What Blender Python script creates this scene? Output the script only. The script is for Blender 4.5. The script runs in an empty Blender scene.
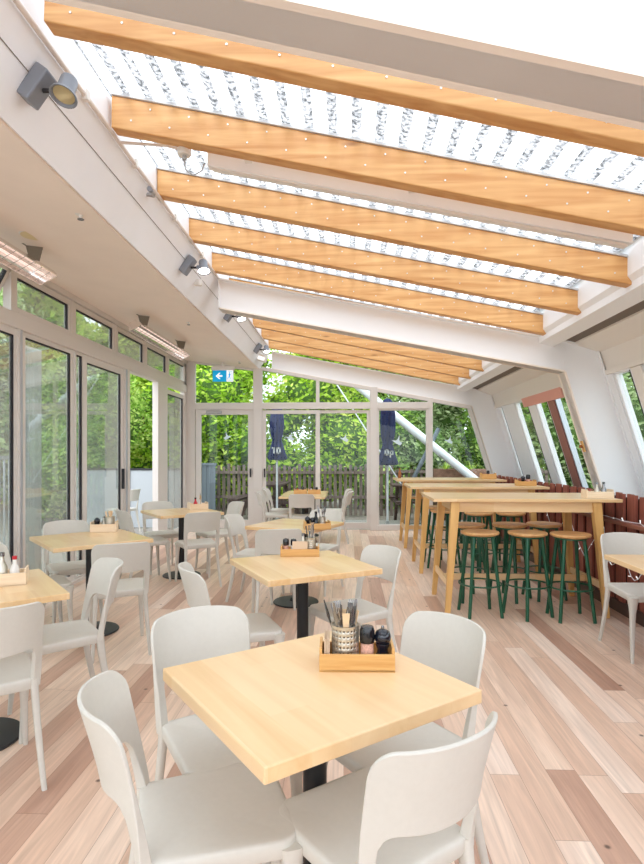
import bpy, math, random
from math import sin, cos, pi, radians, atan2, sqrt, tan, floor
from mathutils import Vector, Matrix
C = bpy.context.scene
COL = C.collection
R = random.Random(7)
F = 556.0; HX, HY = 322.0, 453.0; EYE = 1.43; TH = radians(2.47)
CT, ST = cos(TH), sin(TH)

# ------------------------------------------------------------ survey helpers
def w(xc, d):                       # camera-frame ground coords -> room coords
    return (xc*CT - d*ST, xc*ST + d*CT)
def atz(px, py, z):                 # point on the horizontal plane z
    d = (EYE - z)*F/(py - HY)
    return w((px-HX)/F*d, d)
def aty(px, py, Y):                 # point on the plane y = Y
    a = (px-HX)/F
    d = Y/(a*ST + CT)
    return (a*CT*d - d*ST, EYE + (HY-py)/F*d)
def atx(px, py, X):                 # point on the plane x = X
    a = (px-HX)/F
    d = X/(a*CT - ST)
    return (a*ST*d + d*CT, EYE + (HY-py)/F*d)

# ------------------------------------------------------------ mesh helpers
class MB:
    def __init__(s): s.v=[]; s.f=[]; s.sm=[]
    def add(s, vs, fs, smooth=False):
        o=len(s.v); s.v += [tuple(p) for p in vs]
        s.f += [tuple(i+o for i in f) for f in fs]; s.sm += [smooth]*len(fs)
        return s
    def box(s, c, d, rot=None):
        x,y,z=[q/2 for q in d]; vs=[Vector(p) for p in ((-x,-y,-z),(x,-y,-z),(x,y,-z),(-x,y,-z),(-x,-y,z),(x,-y,z),(x,y,z),(-x,y,z))]
        if rot is not None: vs=[rot@p for p in vs]
        c=Vector(c)
        return s.add([p+c for p in vs], [(0,3,2,1),(4,5,6,7),(0,1,5,4),(1,2,6,5),(2,3,7,6),(3,0,4,7)])
    def bb(s, a, b):
        return s.box([(p+q)/2 for p,q in zip(a,b)], [abs(q-p) for p,q in zip(a,b)])
    def hull(s, lo, hi):            # two matching loops (lists of points) -> solid
        n=len(lo)
        fs=[tuple(range(n))[::-1], tuple(range(n,2*n))]+[(i,(i+1)%n,n+(i+1)%n,n+i) for i in range(n)]
        return s.add(list(lo)+list(hi), fs)
    def prism_y(s, poly, y0, y1):   # polygon in xz, extruded along y
        return s.hull([(x,y0,z) for x,z in poly],[(x,y1,z) for x,z in poly])
    def prism_x(s, poly, x0, x1):
        return s.hull([(x0,y,z) for y,z in poly],[(x1,y,z) for y,z in poly])
    def prism_z(s, poly, z0, z1):
        return s.hull([(x,y,z0) for x,y in poly],[(x,y,z1) for x,y in poly])
    def tube(s, pts, r, n=8, flat=1.0, cap=True):
        pts=[Vector(p) for p in pts]; m=len(pts)
        rs = r if isinstance(r,(list,tuple)) else [r]*m
        vs=[]; up=None
        for i,p in enumerate(pts):
            t=(pts[min(i+1,m-1)]-pts[max(i-1,0)]).normalized()
            if up is None:
                up=Vector((0,0,1)) if abs(t.z)<.9 else Vector((0,1,0))
            a=t.cross(up).normalized(); b=a.cross(t).normalized(); up=b
            for k in range(n):
                q=2*pi*k/n
                vs.append(p+a*cos(q)*rs[i]+b*sin(q)*rs[i]*flat)
        fs=[]
        for i in range(m-1):
            for k in range(n):
                fs.append((i*n+k,i*n+(k+1)%n,(i+1)*n+(k+1)%n,(i+1)*n+k))
        if cap: fs += [tuple(range(n))[::-1], tuple((m-1)*n+k for k in range(n))]
        return s.add(vs,fs,True)
    def lathe(s, prof, c=(0,0,0), n=24, axis=None):
        vs=[]; c=Vector(c)
        M = axis if axis is not None else Matrix.Identity(3)
        for r,z in prof:
            for k in range(n):
                q=2*pi*k/n; vs.append(M@Vector((r*cos(q),r*sin(q),z))+c)
        fs=[]; m=len(prof)
        for i in range(m-1):
            for k in range(n):
                fs.append((i*n+k,i*n+(k+1)%n,(i+1)*n+(k+1)%n,(i+1)*n+k))
        if prof[0][0]>1e-5: fs.append(tuple(range(n))[::-1])
        if prof[-1][0]>1e-5: fs.append(tuple((m-1)*n+k for k in range(n)))
        return s.add(vs,fs,True)
    def build(s, name, m, parent=None, bevel=0, seg=2, sharp=True, loc=None, rz=0):
        me=bpy.data.meshes.new(name); me.from_pydata(s.v,[],s.f); me.update()
        for p,q in zip(me.polygons,s.sm): p.use_smooth=q
        me.materials.append(m)
        o=bpy.data.objects.new(name,me); COL.objects.link(o)
        if sharp and any(s.sm):
            try: me.set_sharp_from_angle(angle=radians(50))
            except Exception: pass
        if parent: o.parent=parent
        if loc is not None: o.location=loc
        o.rotation_euler.z=rz
        if bevel:
            b=o.modifiers.new('bev','BEVEL'); b.width=bevel; b.segments=seg; b.limit_method='ANGLE'; b.angle_limit=radians(40)
        return o

def tag(o,label=None,cat=None,group=None,kind=None):
    if label: o['label']=label
    if cat: o['category']=cat
    if group: o['group']=group
    if kind: o['kind']=kind
    return o
def empty(name,loc=(0,0,0),rz=0):
    o=bpy.data.objects.new(name,None); COL.objects.link(o); o.empty_display_size=.1
    o.location=loc; o.rotation_euler.z=rz; return o
def kids(o): return [c for c in bpy.data.objects if c.parent==o]
def dup(o, parent=None, _k=None):
    c=o.copy(); COL.objects.link(c)
    if parent: c.parent=parent
    for k in kids(o): dup(k,c)
    return c
def struct(o): o['kind']='structure'; return o

# ------------------------------------------------------------ materials
def lin(c): return tuple((x/255/12.92 if x/255<=.04045 else ((x/255+.055)/1.055)**2.4) for x in c)+(1,)
def newmat(name):
    m=bpy.data.materials.new(name); m.use_nodes=True
    nt=m.node_tree; return m,nt,nt.nodes,nt.links,nt.nodes['Principled BSDF']
def mat(name,c,rough=.5,metal=0,emit=None,es=0,noise=0.0,nscale=8,coat=0,bump=0,trans=0,ior=1.45):
    m,nt,N,L,b=newmat(name)
    b.inputs['Base Color'].default_value=lin(c); b.inputs['Roughness'].default_value=rough; b.inputs['Metallic'].default_value=metal
    b.inputs['Coat Weight'].default_value=coat; b.inputs['IOR'].default_value=ior
    if trans: b.inputs['Transmission Weight'].default_value=trans
    if emit: b.inputs['Emission Color'].default_value=lin(emit); b.inputs['Emission Strength'].default_value=es
    if noise or bump:
        tc=N.new('ShaderNodeTexCoord'); nz=N.new('ShaderNodeTexNoise'); nz.inputs['Scale'].default_value=nscale; nz.inputs['Detail'].default_value=4
        L.new(tc.outputs['Object'],nz.inputs['Vector'])
        if noise:
            r=N.new('ShaderNodeValToRGB'); a=lin(c)
            r.color_ramp.elements[0].position=.3; r.color_ramp.elements[1].position=.7
            r.color_ramp.elements[0].color=tuple(x*(1-noise) for x in a[:3])+(1,); r.color_ramp.elements[1].color=tuple(min(1,x*(1+noise)) for x in a[:3])+(1,)
            L.new(nz.outputs['Fac'],r.inputs['Fac']); L.new(r.outputs['Color'],b.inputs['Base Color'])
        if bump:
            bp=N.new('ShaderNodeBump'); bp.inputs['Strength'].default_value=bump; bp.inputs['Distance'].default_value=.01
            L.new(nz.outputs['Fac'],bp.inputs['Height']); L.new(bp.outputs['Normal'],b.inputs['Normal'])
    return m
def math_(N,L,op,a,b=None,c=None):
    n=N.new('ShaderNodeMath'); n.operation=op
    for i,q in enumerate((a,b,c)):
        if q is None: continue
        if isinstance(q,(int,float)): n.inputs[i].default_value=q
        else: L.new(q,n.inputs[i])
    return n.outputs[0]
def mixc(N,L,f,a,b,bt='MIX'):
    n=N.new('ShaderNodeMix'); n.data_type='RGBA'; n.blend_type=bt
    if isinstance(f,(int,float)): n.inputs[0].default_value=f
    else: L.new(f,n.inputs[0])
    for k,q in ((6,a),(7,b)):
        if isinstance(q,tuple): n.inputs[k].default_value=q
        else: L.new(q,n.inputs[k])
    return n.outputs[2]
def wood(name,c1,c2,c3=None,axis='X',strip=0,rough=.4,coat=.1,knots=False,gs=1.0,world=False):
    """timber: grain stretched along axis, optional glued strips across, optional knots"""
    m,nt,N,L,b=newmat(name)
    tc=N.new('ShaderNodeTexCoord'); sx=N.new('ShaderNodeSeparateXYZ'); L.new(tc.outputs['Object'],sx.inputs[0])
    oi=N.new('ShaderNodeObjectInfo')
    off=math_(N,L,'MULTIPLY',oi.outputs['Random'],37.0)
    ax='XYZ'.index(axis); al=sx.outputs[ax]; ac=sx.outputs[(ax+1)%2 if ax<2 else 0]; ad=sx.outputs[2 if ax<2 else 1]
    al2=math_(N,L,'ADD',al,off)
    cb=N.new('ShaderNodeCombineXYZ'); L.new(math_(N,L,'MULTIPLY',al2,1.2*gs),cb.inputs[0]); L.new(math_(N,L,'MULTIPLY',ac,16*gs),cb.inputs[1]); L.new(math_(N,L,'MULTIPLY',ad,16*gs),cb.inputs[2])
    nz=N.new('ShaderNodeTexNoise'); nz.inputs['Scale'].default_value=1.3; nz.inputs['Detail'].default_value=6; nz.inputs['Distortion'].default_value=.6
    L.new(cb.outputs[0],nz.inputs['Vector'])
    r=N.new('ShaderNodeValToRGB'); r.color_ramp.elements[0].position=.3; r.color_ramp.elements[1].position=.7
    r.color_ramp.elements[0].color=lin(c1); r.color_ramp.elements[1].color=lin(c2)
    L.new(nz.outputs['Fac'],r.inputs['Fac']); col=r.outputs['Color']
    if strip:
        ix=math_(N,L,'FLOOR',math_(N,L,'DIVIDE',ac,strip))
        wn=N.new('ShaderNodeTexWhiteNoise'); wn.noise_dimensions='2D'
        iy=math_(N,L,'FLOOR',math_(N,L,'ADD',math_(N,L,'MULTIPLY',al,1.9),math_(N,L,'MULTIPLY',ix,.37)))
        cc=N.new('ShaderNodeCombineXYZ'); L.new(ix,cc.inputs[0]); L.new(math_(N,L,'ADD',iy,off),cc.inputs[1]); L.new(cc.outputs[0],wn.inputs['Vector'])
        col=mixc(N,L,math_(N,L,'MULTIPLY',wn.outputs['Value'],.55),col,lin(c3 or c2))
    if knots:
        ck=N.new('ShaderNodeCombineXYZ'); L.new(math_(N,L,'MULTIPLY',al2,.8),ck.inputs[0]); L.new(math_(N,L,'MULTIPLY',ac,1.2),ck.inputs[1]); L.new(math_(N,L,'MULTIPLY',ad,3.2),ck.inputs[2])
        vo=N.new('ShaderNodeTexVoronoi'); vo.inputs['Scale'].default_value=1.7; L.new(ck.outputs[0],vo.inputs['Vector'])
        mr=N.new('ShaderNodeMapRange'); mr.inputs['From Min'].default_value=.02; mr.inputs['From Max'].default_value=.10; mr.inputs['To Min'].default_value=.75; mr.inputs['To Max'].default_value=0
        L.new(vo.outputs['Distance'],mr.inputs['Value']); col=mixc(N,L,mr.outputs[0],col,lin((135,78,36)))
    L.new(col,b.inputs['Base Color']); b.inputs['Roughness'].default_value=rough; b.inputs['Coat Weight'].default_value=coat; b.inputs['Coat Roughness'].default_value=.15
    bp=N.new('ShaderNodeBump'); bp.inputs['Strength'].default_value=.08; bp.inputs['Distance'].default_value=.01
    L.new(nz.outputs['Fac'],bp.inputs['Height']); L.new(bp.outputs['Normal'],b.inputs['Normal'])
    return m
def floor_mat():
    m,nt,N,L,b=newmat('mixed_hardwood_boards')
    tc=N.new('ShaderNodeTexCoord'); sx=N.new('ShaderNodeSeparateXYZ'); L.new(tc.outputs['Object'],sx.inputs[0])
    X,Y=sx.outputs[0],sx.outputs[1]
    u=math_(N,L,'DIVIDE',math_(N,L,'ADD',X,20.03),.13); ix=math_(N,L,'FLOOR',u)
    w1=N.new('ShaderNodeTexWhiteNoise'); w1.noise_dimensions='1D'; L.new(ix,w1.inputs['W'])
    v=math_(N,L,'ADD',math_(N,L,'DIVIDE',Y,1.75),math_(N,L,'MULTIPLY',w1.outputs['Value'],9.7)); iy=math_(N,L,'FLOOR',v)
    cc=N.new('ShaderNodeCombineXYZ'); L.new(ix,cc.inputs[0]); L.new(iy,cc.inputs[1])
    w2=N.new('ShaderNodeTexWhiteNoise'); w2.noise_dimensions='2D'; L.new(cc.outputs[0],w2.inputs['Vector'])
    r=N.new('ShaderNodeValToRGB'); cr=r.color_ramp
    stops=[(0,(172,132,112)),(.16,(198,160,138)),(.34,(216,183,160)),(.52,(226,198,176)),(.68,(231,204,183)),(.84,(238,218,202)),(1,(222,184,154))]
    cr.elements[0].color=lin(stops[0][1]); cr.elements[1].color=lin(stops[-1][1])
    for p,c in stops[1:-1]:
        e=cr.elements.new(p); e.color=lin(c)
    L.new(w2.outputs['Value'],r.inputs['Fac'])
    # grain
    cg=N.new('ShaderNodeCombineXYZ'); L.new(math_(N,L,'MULTIPLY',X,30),cg.inputs[0]); L.new(math_(N,L,'MULTIPLY',Y,1.6),cg.inputs[1]); L.new(math_(N,L,'MULTIPLY',w2.outputs['Value'],50),cg.inputs[2])
    nz=N.new('ShaderNodeTexNoise'); nz.inputs['Scale'].default_value=1.2; nz.inputs['Detail'].default_value=7; nz.inputs['Distortion'].default_value=1.2; L.new(cg.outputs[0],nz.inputs['Vector'])
    g=N.new('ShaderNodeMapRange'); g.inputs['From Min'].default_value=.3; g.inputs['From Max'].default_value=.7; g.inputs['To Min'].default_value=.80; g.inputs['To Max'].default_value=1.12; L.new(nz.outputs['Fac'],g.inputs['Value'])
    mu=N.new('ShaderNodeVectorMath'); mu.operation='MULTIPLY'; L.new(r.outputs['Color'],mu.inputs[0]); L.new(g.outputs[0],mu.inputs[1])
    col=mu.outputs[0]
    # broad figure inside a board
    cg2=N.new('ShaderNodeCombineXYZ'); L.new(math_(N,L,'MULTIPLY',X,7),cg2.inputs[0]); L.new(math_(N,L,'MULTIPLY',Y,.9),cg2.inputs[1]); L.new(math_(N,L,'MULTIPLY',w2.outputs['Value'],80),cg2.inputs[2])
    n2=N.new('ShaderNodeTexNoise'); n2.inputs['Scale'].default_value=1.5; n2.inputs['Detail'].default_value=2; L.new(cg2.outputs[0],n2.inputs['Vector'])
    g2=N.new('ShaderNodeMapRange'); g2.inputs['From Min'].default_value=.35; g2.inputs['From Max'].default_value=.7; g2.inputs['To Max'].default_value=.35; L.new(n2.outputs['Fac'],g2.inputs['Value'])
    col=mixc(N,L,g2.outputs[0],col,lin((208,172,150)))
    # knots
    vo=N.new('ShaderNodeTexVoronoi'); vo.inputs['Scale'].default_value=1.5; vo.voronoi_dimensions='2D'; L.new(tc.outputs['Object'],vo.inputs['Vector'])
    k=N.new('ShaderNodeMapRange'); k.inputs['From Min'].default_value=.008; k.inputs['From Max'].default_value=.022; k.inputs['To Min'].default_value=.85; k.inputs['To Max'].default_value=0; L.new(vo.outputs['Distance'],k.inputs['Value'])
    col=mixc(N,L,k.outputs[0],col,lin((70,50,40)))
    # seams
    fu=math_(N,L,'FRACT',u); fv=math_(N,L,'FRACT',v)
    s1=math_(N,L,'LESS_THAN',math_(N,L,'MINIMUM',fu,math_(N,L,'SUBTRACT',1,fu)),.010)
    s2=math_(N,L,'LESS_THAN',math_(N,L,'MINIMUM',fv,math_(N,L,'SUBTRACT',1,fv)),.0009)
    se=math_(N,L,'MULTIPLY',math_(N,L,'MAXIMUM',s1,s2),.5)
    col=mixc(N,L,se,col,lin((110,75,58)))
    L.new(col,b.inputs['Base Color']); b.inputs['Roughness'].default_value=.36
    bp=N.new('ShaderNodeBump'); bp.inputs['Strength'].default_value=.06; bp.inputs['Distance'].default_value=.01; L.new(nz.outputs['Fac'],bp.inputs['Height']); L.new(bp.outputs['Normal'],b.inputs['Normal'])
    return m
def glass_mat(name,tint=(246,250,249),refl=1.0,haze=0.0):
    m=bpy.data.materials.new(name); m.use_nodes=True; nt=m.node_tree; N,L=nt.nodes,nt.links; N.clear()
    o=N.new('ShaderNodeOutputMaterial'); t=N.new('ShaderNodeBsdfTransparent'); g=N.new('ShaderNodeBsdfGlossy'); mx=N.new('ShaderNodeMixShader')
    t.inputs[0].default_value=lin(tint); g.inputs['Roughness'].default_value=0.02
    f=N.new('ShaderNodeLayerWeight'); f.inputs[0].default_value=.5
    p5=math_(N,L,'POWER',f.outputs['Facing'],4.0)
    L.new(math_(N,L,'MULTIPLY_ADD',p5,.75*refl,.04*refl),mx.inputs[0])
    if haze:
        d=N.new('ShaderNodeBsdfDiffuse'); d.inputs[0].default_value=lin((235,238,236)); m2=N.new('ShaderNodeMixShader'); m2.inputs[0].default_value=haze
        L.new(t.outputs[0],m2.inputs[1]); L.new(d.outputs[0],m2.inputs[2]); L.new(m2.outputs[0],mx.inputs[1])
    else: L.new(t.outputs[0],mx.inputs[1])
    L.new(g.outputs[0],mx.inputs[2]); L.new(mx.outputs[0],o.inputs[0]); return m
def roof_mat():
    m=bpy.data.materials.new('corrugated_clear_roofing'); m.use_nodes=True; nt=m.node_tree; N,L=nt.nodes,nt.links; N.clear()
    o=N.new('ShaderNodeOutputMaterial'); t=N.new('ShaderNodeBsdfTransparent'); t.inputs[0].default_value=lin((250,252,252))
    tr=N.new('ShaderNodeBsdfTranslucent'); df=N.new('ShaderNodeBsdfDiffuse')
    tc=N.new('ShaderNodeTexCoord'); sx=N.new('ShaderNodeSeparateXYZ'); L.new(tc.outputs['Object'],sx.inputs[0])
    nz=N.new('ShaderNodeTexNoise'); nz.inputs['Scale'].default_value=42; nz.inputs['Detail'].default_value=5; L.new(tc.outputs['Object'],nz.inputs['Vector'])
    big=N.new('ShaderNodeTexNoise'); big.inputs['Scale'].default_value=1.1; big.inputs['Detail'].default_value=1; L.new(tc.outputs['Object'],big.inputs['Vector'])
    fr=math_(N,L,'FRACT',math_(N,L,'DIVIDE',math_(N,L,'ADD',sx.outputs[0],10),.135))
    band=math_(N,L,'LESS_THAN',math_(N,L,'ABSOLUTE',math_(N,L,'SUBTRACT',fr,.5)),math_(N,L,'MULTIPLY_ADD',big.outputs['Fac'],.16,.12))
    sp=N.new('ShaderNodeValToRGB'); sp.color_ramp.elements[0].position=.36; sp.color_ramp.elements[1].position=.60
    sp.color_ramp.elements[0].color=lin((60,60,60)); sp.color_ramp.elements[1].color=lin((190,190,190)); L.new(nz.outputs['Fac'],sp.inputs['Fac'])
    L.new(sp.outputs[0],tr.inputs[0]); L.new(sp.outputs[0],df.inputs[0])
    md=N.new('ShaderNodeMixShader'); md.inputs[0].default_value=.25; L.new(tr.outputs[0],md.inputs[1]); L.new(df.outputs[0],md.inputs[2])
    mx=N.new('ShaderNodeMixShader'); L.new(math_(N,L,'MULTIPLY_ADD',band,.86,.08),mx.inputs[0]); L.new(t.outputs[0],mx.inputs[1]); L.new(md.outputs[0],mx.inputs[2])
    L.new(mx.outputs[0],o.inputs[0]); return m
def leaf_mat(name,dark,mid,light,sc=1.2):
    m=bpy.data.materials.new(name); m.use_nodes=True; nt=m.node_tree; N,L=nt.nodes,nt.links; N.clear()
    o=N.new('ShaderNodeOutputMaterial'); d=N.new('ShaderNodeBsdfDiffuse'); t=N.new('ShaderNodeBsdfTranslucent'); mx=N.new('ShaderNodeMixShader'); mx.inputs[0].default_value=.35
    g=N.new('ShaderNodeNewGeometry'); tc=N.new('ShaderNodeTexCoord'); nz=N.new('ShaderNodeTexNoise'); nz.inputs['Scale'].default_value=sc; nz.inputs['Detail'].default_value=2
    L.new(tc.outputs['Object'],nz.inputs['Vector'])
    s=math_(N,L,'MULTIPLY_ADD',g.outputs['Random Per Island'],.55,math_(N,L,'MULTIPLY_ADD',nz.outputs['Fac'],1.3,-.42))
    r=N.new('ShaderNodeValToRGB'); r.color_ramp.elements[0].position=.1; r.color_ramp.elements[1].position=.95
    r.color_ramp.elements[0].color=lin(dark); r.color_ramp.elements[1].color=lin(light); e=r.color_ramp.elements.new(.5); e.color=lin(mid)
    L.new(s,r.inputs['Fac']); L.new(r.outputs[0],d.inputs[0]); L.new(r.outputs[0],t.inputs[0])
    L.new(d.outputs[0],mx.inputs[1]); L.new(t.outputs[0],mx.inputs[2]); L.new(mx.outputs[0],o.inputs[0]); return m

M={}
M['white']=mat('white_steel_paint',(243,244,246),.45)
M['flange']=mat('flange_paint_warm_bounce',(248,238,228),.5)  # warm bounce from the floor is put into the flange colour
M['wallwhite']=mat('white_lining_board',(243,244,247),.55,noise=.012,nscale=5)
M['soffit']=mat('soffit_board_warm_bounce',(246,232,220),.6,noise=.02,nscale=3)  # beige includes painted-in light bounced off the timber floor
M['eave']=mat('cream_eave_paint',(240,235,228),.55)
M['eavedark']=mat('shadow_gap_taupe',(120,108,98),.7)  # shade of the eave recess, painted as a solid taupe strip
M['alu']=mat('beige_grey_powdercoat',(218,212,206),.4)
M['aludark']=mat('black_window_gasket',(40,40,44),.6)
M['alusilver']=mat('silver_aluminium',(190,194,200),.3,.6)
M['gasket']=mat('grey_groove',(130,124,118),.7)
M['glass']=glass_mat('clear_window_glass',refl=.45)
M['glassL']=glass_mat('reflective_door_glass',(240,246,244),1.9,.17)  # pale haze is painted into these panes as a diffuse veil
M['frost']=mat('frosted_glass_panel',(176,182,186),.5)
M['roof']=roof_mat()
M['beam']=wood('golden_pine_beam',(196,136,74),(226,178,118),axis='X',rough=.5,coat=.05,knots=True)
M['flash']=mat('pale_batten_strip',(205,208,210),.5)
M['nail']=mat('galvanised_nail_heads',(215,212,205),.3,.5)
M['floor']=floor_mat()
M['top']=wood('honey_maple_tabletop',(220,176,120),(234,198,148),(240,214,174),axis='Y',strip=.115,rough=.3,coat=.35,gs=1)
M['bartop']=wood('pale_oak_bartop',(214,172,118),(230,196,146),(236,206,162),axis='X',strip=.10,rough=.33,coat=.25)
M['barleg']=wood('oak_table_leg',(206,156,88),(226,182,114),axis='Z',rough=.45)
M['seatwood']=wood('plywood_stool_seat',(196,142,86),(222,176,118),axis='X',rough=.38,coat=.2,gs=2)
M['tray']=wood('bamboo_caddy',(206,152,86),(224,178,112),axis='X',rough=.4,coat=.1,gs=3)
M['traypale']=wood('pale_birch_caddy',(230,204,170),(242,222,194),axis='X',rough=.45,gs=3)
M['chair']=mat('stone_grey_polypropylene',(206,202,193),.5,noise=.015,nscale=60,bump=.01)
M['iron']=mat('black_cast_iron',(28,29,31),.42)
M['green']=mat('dark_green_steel',(14,82,56),.35,coat=.3)
M['red']=wood('red_cedar_batten',(122,62,50),(160,92,74),axis='Z',rough=.6,coat=0,gs=1.5)
M['reddark']=mat('dark_cedar_backing',(52,26,22),.8)
M['base']=wood('dark_stained_skirting',(58,40,34),(84,60,50),axis='Y',rough=.5,coat=0)
M['ledge']=wood('cedar_ledge',(104,58,46),(146,92,76),axis='Y',rough=.45)
M['steel']=mat('stainless_steel',(150,150,152),.25,.95)
M['cup']=mat('brushed_steel_cutlery_cup',(205,198,184),.3,.8)
M['black']=mat('glossy_black_plastic',(18,19,24),.18,coat=.4)
M['navyblack']=mat('glossy_dark_grinder',(20,24,36),.15,coat=.5)
M['salt']=mat('pink_rock_salt',(222,170,148),.6,noise=.25,nscale=160)
M['napkin']=mat('brown_paper_napkin',(214,188,160),.8)
M['spoonwood']=mat('pale_wooden_cutlery',(232,200,160),.6)
M['redlabel']=mat('red_sauce_label',(196,40,52),.4)
M['brownglass']=mat('amber_bottle',(150,84,34),.2,coat=.3)
M['spotgrey']=mat('slate_grey_metal',(138,143,152),.45,.2)
M['lamp']=mat('glowing_lamp_face',(255,250,240),.4,emit=(255,248,236),es=14)
M['lampoff']=mat('warm_lamp_lens',(232,216,170),.3)
M['tube']=mat('pinkish_quartz_tube',(244,232,226),.2,emit=(255,232,222),es=.5)
M['refl']=mat('polished_reflector',(242,236,232),.14,.9)
M['bracket']=mat('taupe_bracket',(128,116,100),.6)
M['plastic']=mat('white_plastic',(232,228,222),.4)
M['pipe']=mat('white_conduit',(226,216,208),.45)
M['grey']=mat('grey_fitting',(168,168,168),.4)
M['exitblue']=mat('sign_blue',(0,158,214),.4,emit=(0,158,214),es=.35)
M['exitwhite']=mat('sign_white',(250,250,250),.4,emit=(255,255,255),es=.45)
M['navy']=mat('navy_canvas',(20,36,88),.75,noise=.12,nscale=9)
M['letter']=mat('white_print',(236,238,242),.6)
M['sticker']=mat('pale_bird_sticker',(214,232,238),.5)
M['fence']=wood('weathered_paling',(88,76,70),(144,128,116),axis='Z',rough=.9,coat=0,gs=1.2)
M['picnic']=wood('dark_picnic_timber',(66,50,46),(104,82,74),axis='X',rough=.8,coat=0)
M['ground']=mat('grey_brown_gravel',(142,132,120),.95,noise=.3,nscale=9)
M['deck']=mat('pale_concrete_path',(160,154,146),.9,noise=.06,nscale=3)
M['colorbond']=mat('slate_grey_fence_sheet',(104,114,122),.6)
M['bark']=mat('grey_brown_bark',(96,80,66),.9,noise=.25,nscale=12)
M['leafA']=leaf_mat('bright_green_leaves',(92,142,34),(178,216,66),(242,248,140))
M['leafB']=leaf_mat('mid_green_leaves',(92,138,56),(160,198,90),(222,234,150))
M['leafC']=leaf_mat('dull_green_leaves',(110,144,86),(176,200,136),(226,236,188))
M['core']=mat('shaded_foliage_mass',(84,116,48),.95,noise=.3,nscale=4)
M['whitepole']=mat('white_pole_paint',(228,231,236),.35)
M['pinklitframe']=mat('pink_lit_window_head',(232,168,154),.5)  # pink light falling on the window head, put into its colour
M['redlitstile']=mat('red_lit_window_stile',(158,108,98),.5)  # reddish light on the frame, painted as the stile's colour
M['render']=mat('pale_render_wall',(206,208,202),.8,noise=.05,nscale=3)
M['curtain']=mat('sheer_curtain_cloth',(222,226,222),.9)
M['wire']=mat('white_cable',(235,236,240),.4)
M['bulb']=mat('clear_white_fairy_bulb',(246,248,252),.25,emit=(255,252,246),es=.5)
M['brick']=mat('brown_brick_stub',(140,106,88),.9,noise=.25,nscale=14)

# ------------------------------------------------------------ shell
YB=10.34; XR=2.45; XL=-3.02
def plane_box(name,a,b,m,bevel=0): return struct(MB().bb(a,b).build(name,m,bevel=bevel))
plane_box('floor',(-3.1,-2.5,-.12),(2.62,YB+.06,0),M['floor'])
plane_box('floor_exterior',(-40,-8,-.3),(40,60,-.13),M['ground'])
plane_box('floor_path_back',(-4.2,YB+.1,-.129),(4.5,12.3,-.05),M['deck'])
plane_box('floor_path_left',(-6.2,-2,-.129),(-3.12,YB+.05,-.03),M['deck'])

def roofz(X,base=3.345,k=.203): return base-(X+1.37)*k     # underside of the beams
YN=[2.37+.857*i for i in range(10)]   # front face of each beam, 2.41 .. 10.1
# bulkhead (white, leaning) + soffit
bk=MB(); b0=(-1.61,3.0); b1=(-1.41,3.33); b2=(-1.41,3.60)
bk.prism_y([b0,b1,b2,(-1.56,3.60),(-1.56,3.36),(-1.66,3.03)],-1.5,YB)
struct(bk.build('ceiling_bulkhead',M['wallwhite']))
g=MB(); t=.64; gx,gz=b0[0]+.20*t,b0[1]+.33*t
g.box((gx+.0005,4.4,gz),(.004,11.8,.006),Matrix.Rotation(-atan2(.20,.33),3,'Y'))
struct(g.build('trim_1',M['gasket']))
sf=MB(); sf.prism_y([(-1.63,2.995),(XL-.08,3.175),(XL-.08,3.26),(-1.63,3.08)],-1.5,YB+.05)
struct(sf.build('ceiling_soffit',M['soffit']))
g=MB()
def soffz(X): return 3.0+(-1.61-X)*.128
for yy,xa,xb in ((3.66,-2.9,-1.75),(7.5,-2.95,-1.7),(.9,-2.95,-1.7)):
    g.hull([(xa,yy,soffz(xa)-.004),(xb,yy,soffz(xb)-.004),(xb,yy+.006,soffz(xb)-.004),(xa,yy+.006,soffz(xa)-.004)],[(xa,yy,soffz(xa)+.01),(xb,yy,soffz(xb)+.01),(xb,yy+.006,soffz(xb)+.01),(xa,yy+.006,soffz(xa)+.01)])
struct(g.build('trim_2',M['gasket']))
# clear corrugated roof
rf=MB(); nx=int(3.46/.135*6); ys=[-2.5,YB+.5]
vs=[];fs=[]
for i in range(nx+1):
    X=-1.44+3.50*i/nx; z=roofz(X)+.19+.035+.012*cos(2*pi*(X+10)/.135)
    for y in ys: vs.append((X,y,z))
for i in range(nx): fs.append((2*i,2*i+2,2*i+3,2*i+1))
rf.add(vs,fs,True); struct(rf.build('ceiling',M['roof'],sharp=False))
# unseen room end behind the viewer: low wall, left open above to let daylight in
plane_box('wall_rear',(-3.3,-2.6,-.1),(3.6,-2.5,.75),M['wallwhite'])
q=MB(); q.prism_y([(-1.5,roofz(-1.5)+.24),(2.9,roofz(2.9)+.24),(2.9,roofz(2.9)+.30),(-1.5,roofz(-1.5)+.30)],-2.5,-.3)
struct(q.build('ceiling_rear_light_block',M['white']))  # unseen opaque roof strip, added to dim the nearest tables
# timber beams
ends=[(-1.37,2.09)]*10
words=['nearest','second','third','fourth','fifth','sixth','seventh','eighth','ninth']
def make_beam():
    e=empty('timber_beam'); x0,x1=-1.42,2.10
    def pt(X,dz): return (X,roofz(X)+dz)
    poly=[pt(x0,0),pt(x1,0),pt(x1-.07,.19),pt(x0,.19)]
    b=MB().prism_y(poly,0,.09).build('beam_body',M['beam'],e,bevel=.006)
    s=MB(); s.prism_y([pt(x0,.19),pt(x1-.07,.19),pt(x1-.07,.206),pt(x0,.206)],-.012,.10); s.build('flashing_strip',M['flash'],e)
    n=MB(); k=0; X=x0+.12
    while X<x1-.15:
        dz=(.145 if k%2 else .06)
        n.lathe([(.0055,0),(.0055,.003),(0,.0035)],(X,0,roofz(X)+dz),8,Matrix.Rotation(pi/2,3,'X')); X+=.115; k+=1
    n.build('nail_heads',M['nail'],e)
    return e
beam=make_beam()
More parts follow.
